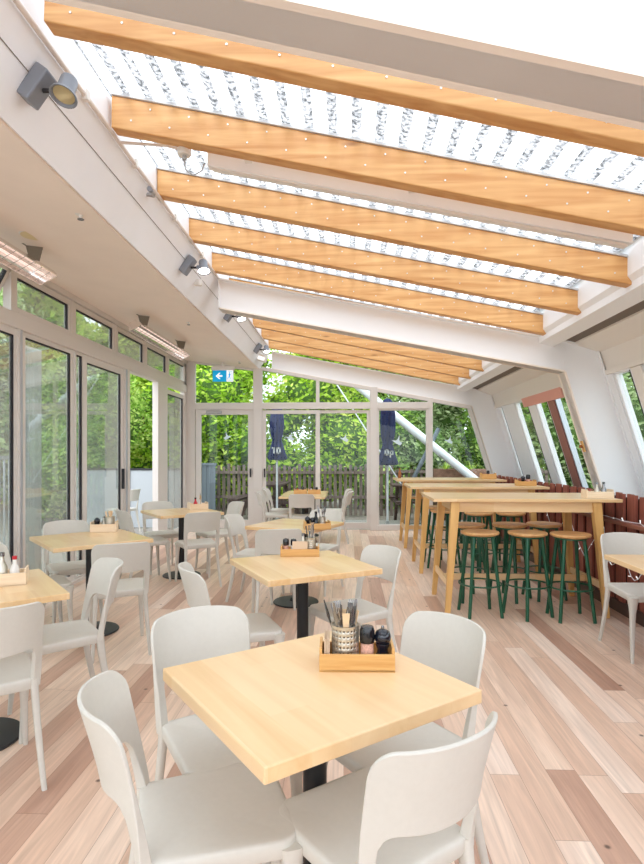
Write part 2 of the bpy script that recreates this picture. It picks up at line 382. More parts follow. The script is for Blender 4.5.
blabels=['pine ceiling beam nearest the viewer, highest across the picture','pine ceiling beam directly in front of the long white batten light','pine ceiling beam just behind the long white batten light','pine ceiling beam between the small grey wall spotlight and the third beam','pine ceiling beam directly in front of the white steel frame','pine ceiling beam just behind the big white steel frame, mostly hidden','pine ceiling beam hidden high behind the steel frame, second beyond it','pine ceiling beam showing first below the white steel frame','pine ceiling beam in the middle of the three far ones','farthest pine ceiling beam, against the white frame over the back windows']
for i,y in enumerate(YN):
    o=beam if i==0 else dup(beam)
    tw=(.030,.010,.004)[i] if i<3 else 0      # the roof is slightly warped towards the viewer
    o.rotation_euler.y=tw; o.location=(-1.37*(1-cos(tw)),y,-1.37*sin(tw)-(.04 if i==0 else 0))
    tag(o,blabels[i],'beam','golden pine roof beams')
YN_last=YN[-1]

# steel portal frames
def portal(Y0,Y1,label,da=0,dk=0):
    e=empty('steel_portal_frame',(0,Y0,0)); W=Y1-Y0
    A=(-1.38,3.0+da);K=(2.31,2.29+dk);B=(-1.38,3.33+da);T=(2.34,2.62+dk);T2=(2.66,2.53+dk)
    dx=.31
    foot=-.12
    Kf=(K[0]+dx*(K[1]-foot),foot); Tf=(T2[0]+dx*(T2[1]-foot),foot)
    # rafter: two flanges and a web
    r=MB()
    def slab(p,q,th,y0,y1,mb):
        d=Vector((q[0]-p[0],q[1]-p[1])); n=Vector((-d.y,d.x)).normalized()*th
        mb.prism_y([p,q,(q[0]+n.x,q[1]+n.y),(p[0]+n.x,p[1]+n.y)],y0,y1)
    fl=MB(); slab(A,K,.014,0,W,fl); slab(K,Kf,.014,0,W,fl); fl.build('inner_flange',M['flange'],e)
    slab(B,T,-.014,0,W,r)
    web=.035
    r.prism_y([A,K,T,B],web,W-web)
    r.bb((A[0]-.005,0,A[1]),(A[0]+.008,W,B[1]))
    r.build('rafter',M['white'],e)
    c=MB()
    slab(T2,Tf,-.014,0,W,c); c.prism_y([K,T,T2],web-.004,W-web+.004)
    c.prism_y([K,Kf,Tf,T2],web,W-web)
    slab(T,T2,-.014,0,W,c); slab(K,T2,.01,web-.012,W-web+.012,c)
    c.build('column',M['white'],e)
    return tag(e,label,'steel frame')
portal(1.62,1.84,'near white steel beam crossing the top right corner',.05,-.15)
portal(5.98,6.18,'middle white steel frame with sloping rafter and leaning column')
portal(YB+.0,YB+.2,'far white steel frame above the back windows')
o=MB().bb((-1.36,0,0),(-1.30,.01,.09)); 

# eave assembly along the right side
def strip(name,poly,m,y0=-1,y1=YB+.2): return struct(MB().prism_y(poly,y0,y1).build(name,m))
strip('trim_3',[(2.02,2.70),(2.05,2.66),(2.05,2.95),(2.02,2.95)],M['white'])
strip('trim_4',[(2.05,2.60),(2.20,2.56),(2.20,2.86),(2.05,2.86)],M['white'])
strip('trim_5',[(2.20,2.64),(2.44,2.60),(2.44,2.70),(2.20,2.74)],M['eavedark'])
strip('trim_6',[(2.42,2.585),(2.70,2.49),(2.70,2.60),(2.42,2.68)],M['eave'])
strip('trim_7',[(2.68,2.50),(2.765,2.26),(2.80,2.27),(2.74,2.52)],M['eave'])
strip('trim_8',[(1.98,2.925),(2.06,2.91),(2.9,2.75),(2.9,2.80),(1.98,2.97)],M['white'])
# ------------------------------------------------------------ right dado of red battens
dw=MB(); dw.bb((XR+.05,-1.2,0),(XR+.10,YB,1.03)); struct(dw.build('wall_right',M['reddark']))
bt=MB(); y=-1.1; i=0
while y<YB-.05:
    o_=.0 if i%2 else .022
    bt.bb((XR+.005+o_,y,.09),(XR+.027+o_,y+.085,1.065+.008*R.uniform(-1,1))); y+=.104; i+=1
struct(bt.build('wall_right_battens',M['red']))
struct(MB().bb((XR-.012,-1.1,0),(XR+.03,YB,.10)).build('baseboard_right',M['base'],bevel=.004))
struct(MB().bb((XR-.085,-1.1,.805),(XR+.02,YB-.3,.838)).build('trim_9',M['ledge'],bevel=.004))
# ------------------------------------------------------------ right sloping glazing
GX,GZ=2.765,2.28
def gp(z,off=0): return GX+.31*(GZ-z)+off
def gbar(mb,y0,y1,z0,z1,o0,o1,dy=0):     # bar in the leaning plane
    lo=[(gp(z0,o0),y0,z0),(gp(z0,o1),y0,z0),(gp(z0,o1),y1,z0),(gp(z0,o0),y1,z0)]
    hi=[(gp(z1,o0),y0,z1),(gp(z1,o1),y0,z1),(gp(z1,o1),y1,z1),(gp(z1,o0),y1,z1)]
    mb.hull(lo,hi)
nw=[0]
def rwin(y0,y1,fr=.05,fm='white',z0=.6,z1=2.27):
    nw[0]+=1
    f=MB(); gbar(f,y0,y0+fr,z0,z1,-.02,.05); gbar(f,y1-fr,y1,z0,z1,-.02,.05); gbar(f,y0,y1,z1-fr,z1,-.02,.05); gbar(f,y0,y1,z0,z0+fr,-.02,.05)
    o=struct(f.build('window_%d'%nw[0],M[fm]))
    p=MB(); gbar(p,y0+fr,y1-fr,z0+fr,z1-fr,.012,.018); p.build('pane',M['glass'],o)
    k=MB(); gbar(k,y0+fr,y0+fr+.014,z0+fr,z1-fr,-.024,.0); k.build('gasket',M['aludark'],o)
    return o
def rpost(y0,y1,m,o0=-.03,o1=.06,z0=.5,z1=2.25):
    nw.append(0); f=MB(); gbar(f,y0,y1,z0,z1,o0,o1); return struct(f.build('trim_%d'%(8+len(nw)),M[m]))
def gy(px,py):   # y on leaning plane hit by the ray
    a=(px-HX)/F; dx=a*CT-ST; dyv=a*ST+CT; dz=(HY-py)/F
    # X = GX+.31*(GZ-z)
    d=(GX+.31*(GZ-EYE))/(dx+.31*dz); return dyv*d
# bays measured along the window head
def hy(px): return gy(px,HY-.312*(px-346))
def bay(items):
    for kind,p0,p1,m in items:
        a,b=sorted((hy(p0),hy(p1)))
        if kind=='w': rwin(a,b,.03,m)
        else: rpost(a,b,m)
bay([('w',565.5,552.5,'alusilver'),('p',552.2,546,'redlitstile'),('w',545.8,534,'white'),('p',533.8,527.5,'white'),('w',527.2,515,'white'),('p',514.8,503,'white'),('w',502.8,500,'white'),('p',499.8,491.5,'white'),('w',491,486,'alusilver')])
bay([('p',614,600,'white'),('w',632,614.3,'white'),('p',642,632.3,'eave'),('w',700,642.5,'white'),('p',720,700.5,'white'),('w',980,721,'white')])
hd=MB(); gbar(hd,hy(563),hy(524),2.14,2.27,-.05,-.025); struct(hd.build('trim_40',M['pinklitframe']))
hd=MB(); gbar(hd,-1,YB,2.255,2.30,-.04,.06); struct(hd.build('trim_42',M['eave']))

# ------------------------------------------------------------ left glazed wall
def lY(px): 
    a=(px-HX)/F; d=XL/(a*CT-ST); return a*ST*d+d*CT
def lbox(mb,y0,y1,z0,z1,x0=-.04,x1=.04): mb.bb((XL+x0,y0,z0),(XL+x1,y1,z1))
def frame_l(name,y0,y1,z0,z1,fr=.06,x0=-.03,x1=.02,m='alu',glass='glassL',bot=None,handle=False,gk=True):
    f=MB(); b=bot or fr
    lbox(f,y0,y0+fr,z0,z1,x0,x1); lbox(f,y1-fr,y1,z0,z1,x0,x1); lbox(f,y0+fr,y1-fr,z1-fr,z1,x0,x1); lbox(f,y0+fr,y1-fr,z0,z0+b,x0,x1)
    o=struct(f.build(name,M[m]))
    if glass:
        p=MB(); lbox(p,y0+fr,y1-fr,z0+b,z1-fr,-.006,.0); p.build('pane',M[glass],o)
    if gk:
        g=MB()
        for a in ((y0+fr,y0+fr+.010,z0+b,z1-fr),(y1-fr-.022,y1-fr,z0+b,z1-fr),(y0+fr,y1-fr,z1-fr-.014,z1-fr)): lbox(g,a[0],a[1],a[2],a[3],-.012,.012)
        g.build('gasket',M['aludark'],o)
    if handle:
        h=MB().bb((XL+x1,y1-fr+.012,.95),(XL+x1+.035,y1-fr+.04,1.22)); h.build('door_handle',M['aludark'],o,bevel=.005)
    return o
y20,y72,y82,y122,y129,y158,y168,y186=[lY(x) for x in (18,72,82,122,127,158,165,187)]
frame_l('door_1',2.6,y20-.03,0.02,2.56,.06,handle=False)
frame_l('door_2',y20+.02,y72,0.02,2.58,.065)
frame_l('window_20',y72+.03,y82,0.02,2.56,.03)
frame_l('door_3',y82,y122,0.02,2.56,.08,handle=True)
frame_l('door_4',y168-.02,y186-.25,0.02,2.50,.07,handle=False)
frame_l('door_5',.3,2.55,0.02,2.56,.06)
frame_l('door_6',-2.4,.25,0.02,2.56,.06)
mu=MB()
lbox(mu,y20-.05,y20+.03,0,2.72,-.05,.035); lbox(mu,y122,y129,0,2.6,-.05,.045); lbox(mu,y158-.12,y168,0,2.6,-.05,.045); lbox(mu,y186-.28,y186-.02,0,3.16,-.05,.03)
lbox(mu,-2.4,YB,2.56,2.70,-.05,.05); lbox(mu,-2.4,YB,3.10,3.17,-.05,.05); lbox(mu,-2.4,YB,-.01,.03,-.06,.06)
struct(mu.build('trim_43',M['alu'],bevel=.004))
# silver edge strips
mu=MB(); lbox(mu,y20-.02,y20,0.03,2.56,.036,.046); lbox(mu,y122+.02,y122+.05,.03,2.56,.046,.06); lbox(mu,y186-.06,y186-.02,0,2.5,.031,.06)
struct(mu.build('trim_44',M['alusilver']))
cy=[lY(x) for x in (9,70,113.5,143.5,166,185)]
for i in range(5):
    frame_l('window_%d'%(21+i),cy[i]+.02,cy[i+1]-.02,2.70,3.09,.055,-.03,.03,glass='glassL')
mu=MB()
for c_ in cy: lbox(mu,c_-.025,c_+.025,2.68,3.12,-.04,.035)
struct(mu.build('trim_45',M['alu']))
frame_l('window_31',3.1,4.0,2.70,3.09,.05)
# open awning sash, tilted into the room
aw=MB(); y0,y1=cy[0]-1.0,cy[0]-.03
def sash(mb,a0,a1,z0,z1,o0,o1):
    rr=Matrix.Rotation(radians(28),3,'Y')
    c=[Vector((o,yy,zz)) for zz in (z0,z1) for o,yy in ((o0,a0),(o1,a0),(o1,a1),(o0,a1))]
    P=[rr@Vector((p.x,0,p.z)) for p in c]
    pts=[(XL+.04+p.x,q.y,3.09+p.z) for p,q in zip(P,c)]
    mb.hull(pts[:4],pts[4:])
for a in ((y0,y0+.05,-.44,0),(y1-.05,y1,-.44,0),(y0,y1,-.05,0),(y0,y1,-.44,-.39)): sash(aw,a[0],a[1],a[2],a[3],-.015,.015)
o=struct(aw.build('window_32',M['alu'])); p=MB(); sash(p,y0+.05,y1-.05,-.39,-.05,-.003,.003); p.build('pane',M['glassL'],o)
p=MB(); sash(p,y1-.065,y1-.05,-.39,-.05,-.018,.018); sash(p,y0+.05,y1-.05,-.39,-.375,-.018,.018); p.build('gasket',M['aludark'],o)

# ------------------------------------------------------------ back glazed wall
def bx(px): return aty(px,450,YB)[0]
def bz(py): return aty(346,py,YB)[1]
def bbox(mb,x0,x1,z0,z1,y0=-.03,y1=.05): mb.bb((x0,YB+y0,z0),(x1,YB+y1,z1))
TR0,TR1=bz(409),bz(402.5)
def topz(X): return 2.29-.192*(X-2.31)-.0   # underside of far rafter
posts=MB()
bbox(posts,XL-.05,bx(195.5),0,3.16); bbox(posts,bx(253.5),bx(262.5),0,3.02,-.05,.05); bbox(posts,bx(370),bx(377.5),0,topz(bx(370)),-.05,.05); bbox(posts,bx(427.5),bx(432.5),0,topz(bx(428)),-.04,.05)
bbox(posts,bx(316),bx(319.5),TR1,topz(bx(317)))
bbox(posts,bx(195.5),bx(430),TR0,TR1,-.045,.05)
bbox(posts,bx(377),bx(492)+.1,0,.09)
# top strip under rafter, following slope
x0,x1=bx(262),2.30
posts.prism_y([(x0,topz(x0)-.06),(x1,topz(x1)-.06),(x1,topz(x1)+.005),(x0,topz(x0)+.005)],YB-.035,YB+.05)
# top strip under soffit
posts.prism_y([(bx(195),soffz(bx(195))-.05),(bx(255),soffz(bx(255))-.05),(bx(255),soffz(bx(255))+.01),(bx(195),soffz(bx(195))+.01)],YB-.03,YB+.05)
# right leaning jamb
posts.prism_y([(2.22,2.29),(2.29,2.29),(2.29+.31*2.29,0),(2.22+.31*2.29,0)],YB-.03,YB+.05)
struct(posts.build('wall_back',M['alu'],bevel=.004))
def frame_b(name,x0,x1,z0,z1,fr=.06,bot=None,y0=-.02,y1=.03,handle=None):
    f=MB(); b=bot or fr
    bbox(f,x0,x0+fr,z0,z1,y0,y1); bbox(f,x1-fr,x1,z0,z1,y0,y1); bbox(f,x0+fr,x1-fr,z1-fr,z1,y0,y1); bbox(f,x0+fr,x1-fr,z0,z0+b,y0,y1)
    o=struct(f.build(name,M['alu'],bevel=.003)); p=MB(); bbox(p,x0+fr,x1-fr,z0+b,z1-fr,.004,.010); p.build('pane',M['glass'],o)
    if handle is not None:
        MB().bb((handle-.012,YB+y0-.04,.98),(handle+.012,YB+y0,1.14)).build('door_handle',M['aludark'],o,bevel=.004)
    return o
d7=frame_b('door_7',bx(196),bx(253.5),.02,TR0,.10,.16,handle=bx(253.5)-.05)
MB().bb((bx(207),YB-.075,TR0-.085),(bx(222),YB-.02,TR0-.03)).build('door_closer',M['grey'],d7,bevel=.006)
frame_b('door_8',bx(262.5),bx(320),.02,TR0-.02,.07,.12,-.03,.0,handle=bx(265))
frame_b('door_9',bx(315.5),bx(370),.02,TR0-.02,.06,.12,.0,.03)
frame_b('window_50',bx(377.5),bx(427.5),.05,TR0,.03,.06)
# upper panes and last leaning pane
def glasspoly(name,poly):
    return struct(MB().prism_y(poly,YB+.004,YB+.010).build(name,M['glass']))
glasspoly('window_51',[(bx(195),TR1),(bx(254),TR1),(bx(254),soffz(bx(254))-.04),(bx(195),soffz(bx(195))-.04)])
for n,(a,b) in zip((52,53,54),((262,317),(319,371),(377,428))):
    glasspoly('window_%d'%n,[(bx(a),TR1),(bx(b),TR1),(bx(b),topz(bx(b))-.05),(bx(a),topz(bx(a))-.05)])
glasspoly('window_55',[(bx(432),.06),(2.28+.31*2.2,.06),(2.26,topz(2.26)-.05),(bx(432),topz(bx(432))-.05)])

# ------------------------------------------------------------ furniture makers
def seat_outline(inset,n=48):
    """rounded trapezoid, wider at the front, gently bowed front edge"""
    hwf,hwr,yf,yr=.197-inset,.178-inset,.192-inset,-.198+inset
    rf,rr_=max(.004,.055-inset),max(.004,.040-inset); pts=[]
    for (cx,cy,r,a0) in ((hwf-rf,yf-rf,rf,0),(-hwf+rf,yf-rf,rf,90),(-hwr+rr_,yr+rr_,rr_,180),(hwr-rr_,yr+rr_,rr_,270)):
        for k in range(n//4):
            a=radians(a0+90*k/(n//4-1)); pts.append([cx+r*cos(a),cy+r*sin(a)])
    for p in pts:
        if p[1]>0: p[1]+=.010*(1-(p[0]/.2)**2)*(p[1]/.2)
    return [tuple(p) for p in pts]
def make_chair():
    e=empty('dining_chair')
    s=MB(); n=48; vs=[];rings=[(.17,.4535),(.12,.4545),(.07,.457),(.03,.4595),(.012,.460),(.004,.4585),(.0,.454),(.0,.440),(.002,.420),(.006,.412),(.022,.412),(.022,.440)]
    for k,z in rings:
        for x,y in seat_outline(k,n): vs.append((x,y,z))
    fs=[tuple(range(n))]
    for r in range(len(rings)-1):
        for i in range(n): fs.append((r*n+i,r*n+(i+1)%n,(r+1)*n+(i+1)%n,(r+1)*n+i)[::-1])
    fs.append(tuple((len(rings)-1)*n+i for i in range(n))[::-1])
    s.add(vs,fs,True); s.build('seat',M['chair'],e)
    # backrest shell with uprights
    def surf(sx,z):
        t=(z-.42)/.40
        hw=.183+.013*max(0,min(1,t))
        bow=.075*max(0,min(1,(t+.15)/.6))
        y=-.180-.090*max(0,t)**1.35-bow*(1-abs(sx)**2.2)+.010*bow
        if t>0: y+= .02*max(0,t)*abs(sx)**4
        return Vector((sx*hw,y,z))
    def zt(sx):
        a=abs(sx); e_=.80
        base=.815-.012*a*a
        if a>e_: q=(a-e_)/(1-e_); base-= .062*(1-sqrt(max(0,1-q*q)))
        return base
    def zb(sx):
        a=abs(sx); base=.612-.010*(1-a*a)
        if a>.66: q=min(1,(a-.66)/.175); base-= .034*(1-sqrt(max(0,1-q*q)))
        return base
    cols=[-1,-.985,-.95,-.91,-.87,-.835,-.80,-.76,-.7,-.64,-.58,-.46,-.3,-.15]
    cols=cols+[0]+[-c for c in cols[::-1]]
    rows=9; front=[];back=[];quads=[];edges_v={}
    def th(z,a): 
        t=max(0,min(1,(z-.42)/.40)); return .034-.023*min(1,t*1.7)
    vs=[];idx={}
    def vert(i,z,side):
        key=(i,round(z,5),side)
        if key in idx: return idx[key]
        sx=cols[i]; p=surf(sx,z); eps=.01
        dn=(surf(sx,z+eps)-surf(sx,z-eps)).cross(surf(min(1,sx+.02),z)-surf(max(-1,sx-.02),z)); dn.normalize()
        if dn.y<0: dn=-dn
        h=th(z,abs(sx))/2
        p=p+dn*(h if side else -h); idx[key]=len(vs); vs.append(tuple(p)); return idx[key]
    grid=[]  # list of column row heights
    cz=[]
    for i,sx in enumerate(cols):
        top=zt(sx); bot=zb(sx) if abs(sx)<.835-1e-6 else zb(.835*(1 if sx>0 else -1))
        r=[bot+(top-bot)*j/rows for j in range(rows+1)]
        cz.append(r)
    fs=[]
    from collections import Counter
    quadsF=[]
    for i in range(len(cols)-1):
        for j in range(rows): quadsF.append(((i,cz[i][j]),(i+1,cz[i+1][j]),(i+1,cz[i+1][j+1]),(i,cz[i][j+1])))
    upr=6
    zlow=.425; lowrow={}
    for i,sx in enumerate(cols):
        if abs(sx)>=.835-1e-6:
            b=cz[i][0]; lowrow[i]=[zlow+(b-zlow)*j/upr for j in range(upr+1)]
    for i in range(len(cols)-1):
        if i in lowrow and i+1 in lowrow:
            for j in range(upr): quadsF.append(((i,lowrow[i][j]),(i+1,lowrow[i+1][j]),(i+1,lowrow[i+1][j+1]),(i,lowrow[i][j+1])))
    ec=Counter()
    for qd in quadsF:
        for k in range(4):
            a,b=qd[k],qd[(k+1)%4]; a=(a[0],round(a[1],5)); b=(b[0],round(b[1],5)); ec[frozenset((a,b))]+=1
    for qd in quadsF:
        f=[vert(i,z,1) for i,z in qd]; b=[vert(i,z,0) for i,z in qd]
        fs.append(tuple(f[::-1])); fs.append(tuple(b))
        for k in range(4):
            a,c=qd[k],qd[(k+1)%4]; ka=(a[0],round(a[1],5)); kc=(c[0],round(c[1],5))
            if ec[frozenset((ka,kc))]==1: fs.append((vert(*a,0),vert(*c,0),vert(*c,1),vert(*a,1))[::-1])
    bm=MB(); bm.add(vs,fs,True); bo=bm.build('backrest',M['chair'],e,bevel=.004,seg=2)
    def leg(x0,y0,x1,y1,z0,a,b,ctrl=0):
        vs=[];sec=10;rows_=9
        for r in range(rows_):
            t=r/(rows_-1); z=z0*(1-t); cx=x0+(x1-x0)*t**1.2; cy_=y0+(y1-y0)*t**1.5
            fl=1+.9*max(0,1-t*5)*ctrl
            hx=(a[0]*(1-t)+b[0]*t)/2*fl; hy=(a[1]*(1-t)+b[1]*t)/2*fl
            for k in range(12):
                an=2*pi*k/12+pi/12; c,s_=cos(an),sin(an); p=3.2
                vs.append((cx+hx*abs(c)**(2/p)*(1 if c>0 else -1),cy_+hy*abs(s_)**(2/p)*(1 if s_>0 else -1),z))
        fs=[(r*12+k,r*12+(k+1)%12,(r+1)*12+(k+1)%12,(r+1)*12+k)[::-1] for r in range(rows_-1) for k in range(12)]
        fs+= [tuple(range(12)),tuple((rows_-1)*12+k for k in range(12))[::-1]]
        return MB().add(vs,fs,True)
    for sx in (-1,1):
        leg(sx*.173,.170,sx*.190,.196,.440,(.044,.042),(.022,.022),.7).build('leg',M['chair'],e)
        leg(sx*.164,-.184,sx*.190,-.262,.455,(.032,.042),(.022,.026),0).build('leg',M['chair'],e)
    return e
def make_table(sx,sy,name='cafe_table',th=.032):
    e=empty(name)
    MB().bb((-sx/2,-sy/2,.75-th),(sx/2,sy/2,.75)).build('tabletop',M['top'],e,bevel=.004,seg=2)
    MB().lathe([(.036,.02),(.036,.70)],n=20).build('pedestal',M['iron'],e)
    b=MB(); b.lathe([(.215,0),(.218,.006),(.212,.014),(.06,.022),(.05,.045),(.038,.05)],n=40); b.build('base',M['iron'],e)
    s=MB(); s.box((0,0,.706),(.44,.05,.022)); s.box((0,0,.706),(.05,.44,.022)); s.build('top_bracket',M['iron'],e)
    return e
def make_bar():
    e=empty('bar_table'); L,W,H=1.62,.80,1.03
    MB().bb((-L/2,-W/2,H-.028),(L/2,W/2,H)).build('tabletop',M['bartop'],e,bevel=.003)
    a=MB(); lx,ly=.61,.335
    a.bb((-lx,-ly-.01,H-.12),(lx,-ly+.015,H-.028)); a.bb((-lx,ly-.015,H-.12),(lx,ly+.01,H-.028)); a.bb((-lx-.01,-ly,H-.12),(-lx+.015,ly,H-.028)); a.bb((lx-.015,-ly,H-.12),(lx+.01,ly,H-.028))
    a.build('apron',M['bartop'],e)
    for sx in (-1,1):
        for sy in (-1,1):
            cx,cy_=sx*lx,sy*ly; fx,fy=sx*(lx+.075),sy*(ly+.035)
            lo=[(fx-.022,fy-.022,0),(fx+.022,fy-.022,0),(fx+.022,fy+.022,0),(fx-.022,fy+.022,0)]
            hi=[(cx-.038,cy_-.036,H-.028),(cx+.038,cy_-.036,H-.028),(cx+.038,cy_+.036,H-.028),(cx-.038,cy_+.036,H-.028)]
            MB().hull(lo,hi).build('leg',M['barleg'],e,bevel=.004)
        xx=sx*(lx+.055); MB().bb((xx-.013,-ly-.02,.24),(xx+.013,ly+.02,.30)).build('side_rail',M['bartop'],e,bevel=.003)
    MB().bb((-lx-.05,-.013,.235),(lx+.05,.013,.295)).build('stretcher',M['bartop'],e,bevel=.003)
    return e
def make_stool():
    e=empty('bar_stool'); H=.735
    MB().lathe([(0.0,H-.032),(.14,H-.032),(.163,H-.022),(.168,H-.010),(.163,H),(.11,H-.001),(0,H-.003)],n=36).build('seat',M['seatwood'],e)
    for k in range(4):
        a=pi/4+k*pi/2+.12; r0,r1=.115,.205
        MB().tube([(r0*cos(a),r0*sin(a),H-.03),(r1*cos(a),r1*sin(a),0)],[.0165,.0150],12).build('leg',M['green'],e)
    z=.275; r=.115+(.205-.115)*(H-z)/H+.012
    MB().tube([(r*cos(q),r*sin(q),z) for q in [2*pi*i/32 for i in range(33)]],.0075,8,cap=False).build('footrest_ring',M['green'],e)
    MB().lathe([(.135,H-.046),(.135,H-.032)],n=28).build('seat_ring',M['green'],e)
    return e

# place tables -------------------------------------------------------------
def cam_frame(L_,F_,R_,B_,z=.75):
    P=[Vector(atz(*p,z)) for p in (L_,F_,R_,B_)]
    c=sum(P,Vector((0,0)))/4; u=((P[1]-P[0])+(P[2]-P[3]))/2; v=((P[2]-P[1])+(P[3]-P[0]))/2
    return c,u.length,v.length,atan2(v.y,v.x)
tabs={}
def table(key,c,sx,sy,ang,label,group='square cafe tables on black pedestals',rz_top=None,th=.032):
    t=make_table(sx,sy,th=th); t.location=(c[0],c[1],0); t.rotation_euler.z=ang; tag(t,label,'table',group); tabs[key]=(Vector(c),ang); return t
c1,u1,v1,a1=cam_frame((162,668),(265,768),(480,690),(345,628)); print('T1',c1,u1,v1,math.degrees(a1))
table('T1',c1,v1,u1,a1,'square maple cafe table nearest the viewer, with the caddy of steel cutlery',th=.040)
c2,u2,v2,a2=cam_frame((230.6,559),(266.4,580.5),(382,569.3),(330,549.5)); print('T2',c2,u2,v2,math.degrees(a2))
table('T2',c2,v2,u2,a2,'square cafe table in the middle, second from the viewer, two grinders in its caddy',th=.034)
c3,u3,v3,a3=cam_frame((246.6,526.6),(318,531),(342.3,521.5),(277,518)); print('T3',c3,u3,v3,math.degrees(a3))
a3=radians(66); table('T3',c3,.70,.70,a3,'square cafe table third from the viewer in the middle row')
p=w(-.29,8.93); table('T4',p,.72,.70,-.03,'far middle cafe table, near one of the joined pair by the back doors')
p=w(-.27,9.64); table('T4b',p,.72,.70,-.03,'farthest middle cafe table of the joined pair, right by the back doors')
p=w(-1.86,4.47); a5=radians(42); table('T5',p,.74,.74,a5,'cafe table by the left glass doors with a pale caddy and silver tin')
p=w(-1.64,6.5); a6=radians(37); table('T6',p,.74,.74,a6,'far left cafe table beside the open door, with red sauce bottle caddy')
p=w(-1.73,2.77); a7=radians(40); table('T7',p,.72,.72,a7,'cafe table cut off by the left edge of the picture')
table('T8',(2.08,3.46),.70,.70,0,'cafe table cut off by the right edge beside the red batten wall')

# chairs ---------------------------------------------------------------------
chair=make_chair(); used=[0]
GR='stone grey plastic chairs around the cafe tables'
def ch(xc,d,fx,fd,label,world=False):
    if world: p=(xc,d); f=(fx,fd)
    else: p=w(xc,d); f=w(fx,fd)
    o=chair if not used[0] else dup(chair); used[0]=1
    o.location=(p[0],p[1],0); o.rotation_euler.z=atan2(f[1],f[0])-pi/2
    tag(o,'stone grey plastic chair '+label,'chair',GR); return o
ch(-.295,1.53,.95,.31,'in the left foreground, facing right under the nearest table')
ch(-.33,1.93,.545,-.84,'behind the left corner of the nearest table, facing the viewer')
ch(.24,1.90,-.82,-.57,'behind the caddy at the right of the nearest table')
ch(.125,1.48,-.565,.825,'in the right foreground with its curved back to the viewer')
ch(-.46,3.15,.93,.38,'at the left side of the second middle table')
ch(.17,3.49,-.85,-.52,'at the right side of the second middle table, pulled out')
ch(-.40,4.83,-.18,.98,'with its back behind the two grinders, facing the third middle table')
ch(-.62,5.47,.97,-.22,'at the left of the third middle table, seen in profile')
ch(-.06,5.80,-.42,-.91,'behind the third middle table, mostly hidden by its caddy')
ch(-.31,8.66,.0,1,'at the near end of the far joined tables')
ch(-.72,8.93,1,0,'on the left of the far joined tables, nearer of two')
ch(-.69,9.62,1,-.05,'on the left of the far joined tables, nearer the back doors')
ch(.16,8.95,-1,.04,'on the right of the far joined tables, nearer of two')
ch(.17,9.58,-1,0,'on the right of the far joined tables, nearer the back doors')
ch(-1.50,4.10,-.42,.91,'with its back to the viewer at the silver-tin table')
ch(-2.16,4.82,.6,-.8,'between the left glass doors and the table with the silver tin')
ch(-2.13,4.19,.80,.60,'seen at the left edge, low behind the cut-off left table')
ch(-1.44,3.01,-.80,-.60,'at the right side of the cut-off left table, facing left')
ch(-1.49,2.46,-.60,.80,'at the lower left edge of the picture, back to the viewer')
ch(-1.37,6.10,-.45,.89,'with its back to the viewer at the far left table')
ch(-1.30,6.86,-.84,-.54,'behind the right corner of the far left table')
ch(-1.95,6.80,.50,-.86,'by the open door, facing the viewer across the far left table')
ch(-1.96,6.24,.82,.57,'at the left corner of the far left table')
ch(2.13,4.07,0.03,-1,'at the right edge, facing the viewer beside the red batten wall',True)

# bar tables and stools ------------------------------------------------------
bar=make_bar()
bl=['nearest of the three high oak bar tables, with a pale caddy at its right end','middle high oak bar table between the nearest and the farthest','farthest high oak bar table, with an amber bottle on its left end']
BY=[5.30,7.02,8.76]
for i,yy in enumerate(BY):
    o=bar if i==0 else dup(bar); o.location=(1.575,yy,0); tag(o,bl[i],'bar table','high oak bar tables along the right wall')
st=make_stool(); us=[0]
def stool(X,Y,label,a=0):
    o=st if not us[0] else dup(st); us[0]=1; o.location=(X,Y,0); o.rotation_euler.z=a; tag(o,'dark green stool '+label,'bar stool','green bar stools with wooden seats')
stool(1.19,5.0,'at the front left of the nearest bar table',.0)
stool(1.60,4.98,'at the front middle of the nearest bar table',.35)
stool(1.94,4.90,'at the front right of the nearest bar table',-.1)
stool(1.20,5.52,'behind the front left one of the nearest bar table',.2)
stool(1.61,5.55,'behind the front middle one of the nearest bar table',.7)
stool(1.96,5.60,'behind the front right one of the nearest bar table',.1)
stool(1.20,6.86,'at the front left of the middle bar table',.2)
stool(1.56,6.60,'at the front middle of the middle bar table',.5)
stool(1.93,6.60,'at the front right of the middle bar table',.1)
stool(1.22,7.30,'at the back left of the middle bar table',.4)
stool(1.60,7.30,'at the back middle of the middle bar table',0)
stool(1.97,7.30,'at the back right of the middle bar table',.3)
stool(1.16,8.95,'under the left end of the farthest bar table',.2)
stool(1.55,8.55,'in front at the farthest bar table',.6)
stool(1.95,8.58,'at the right end of the farthest bar table',.1)

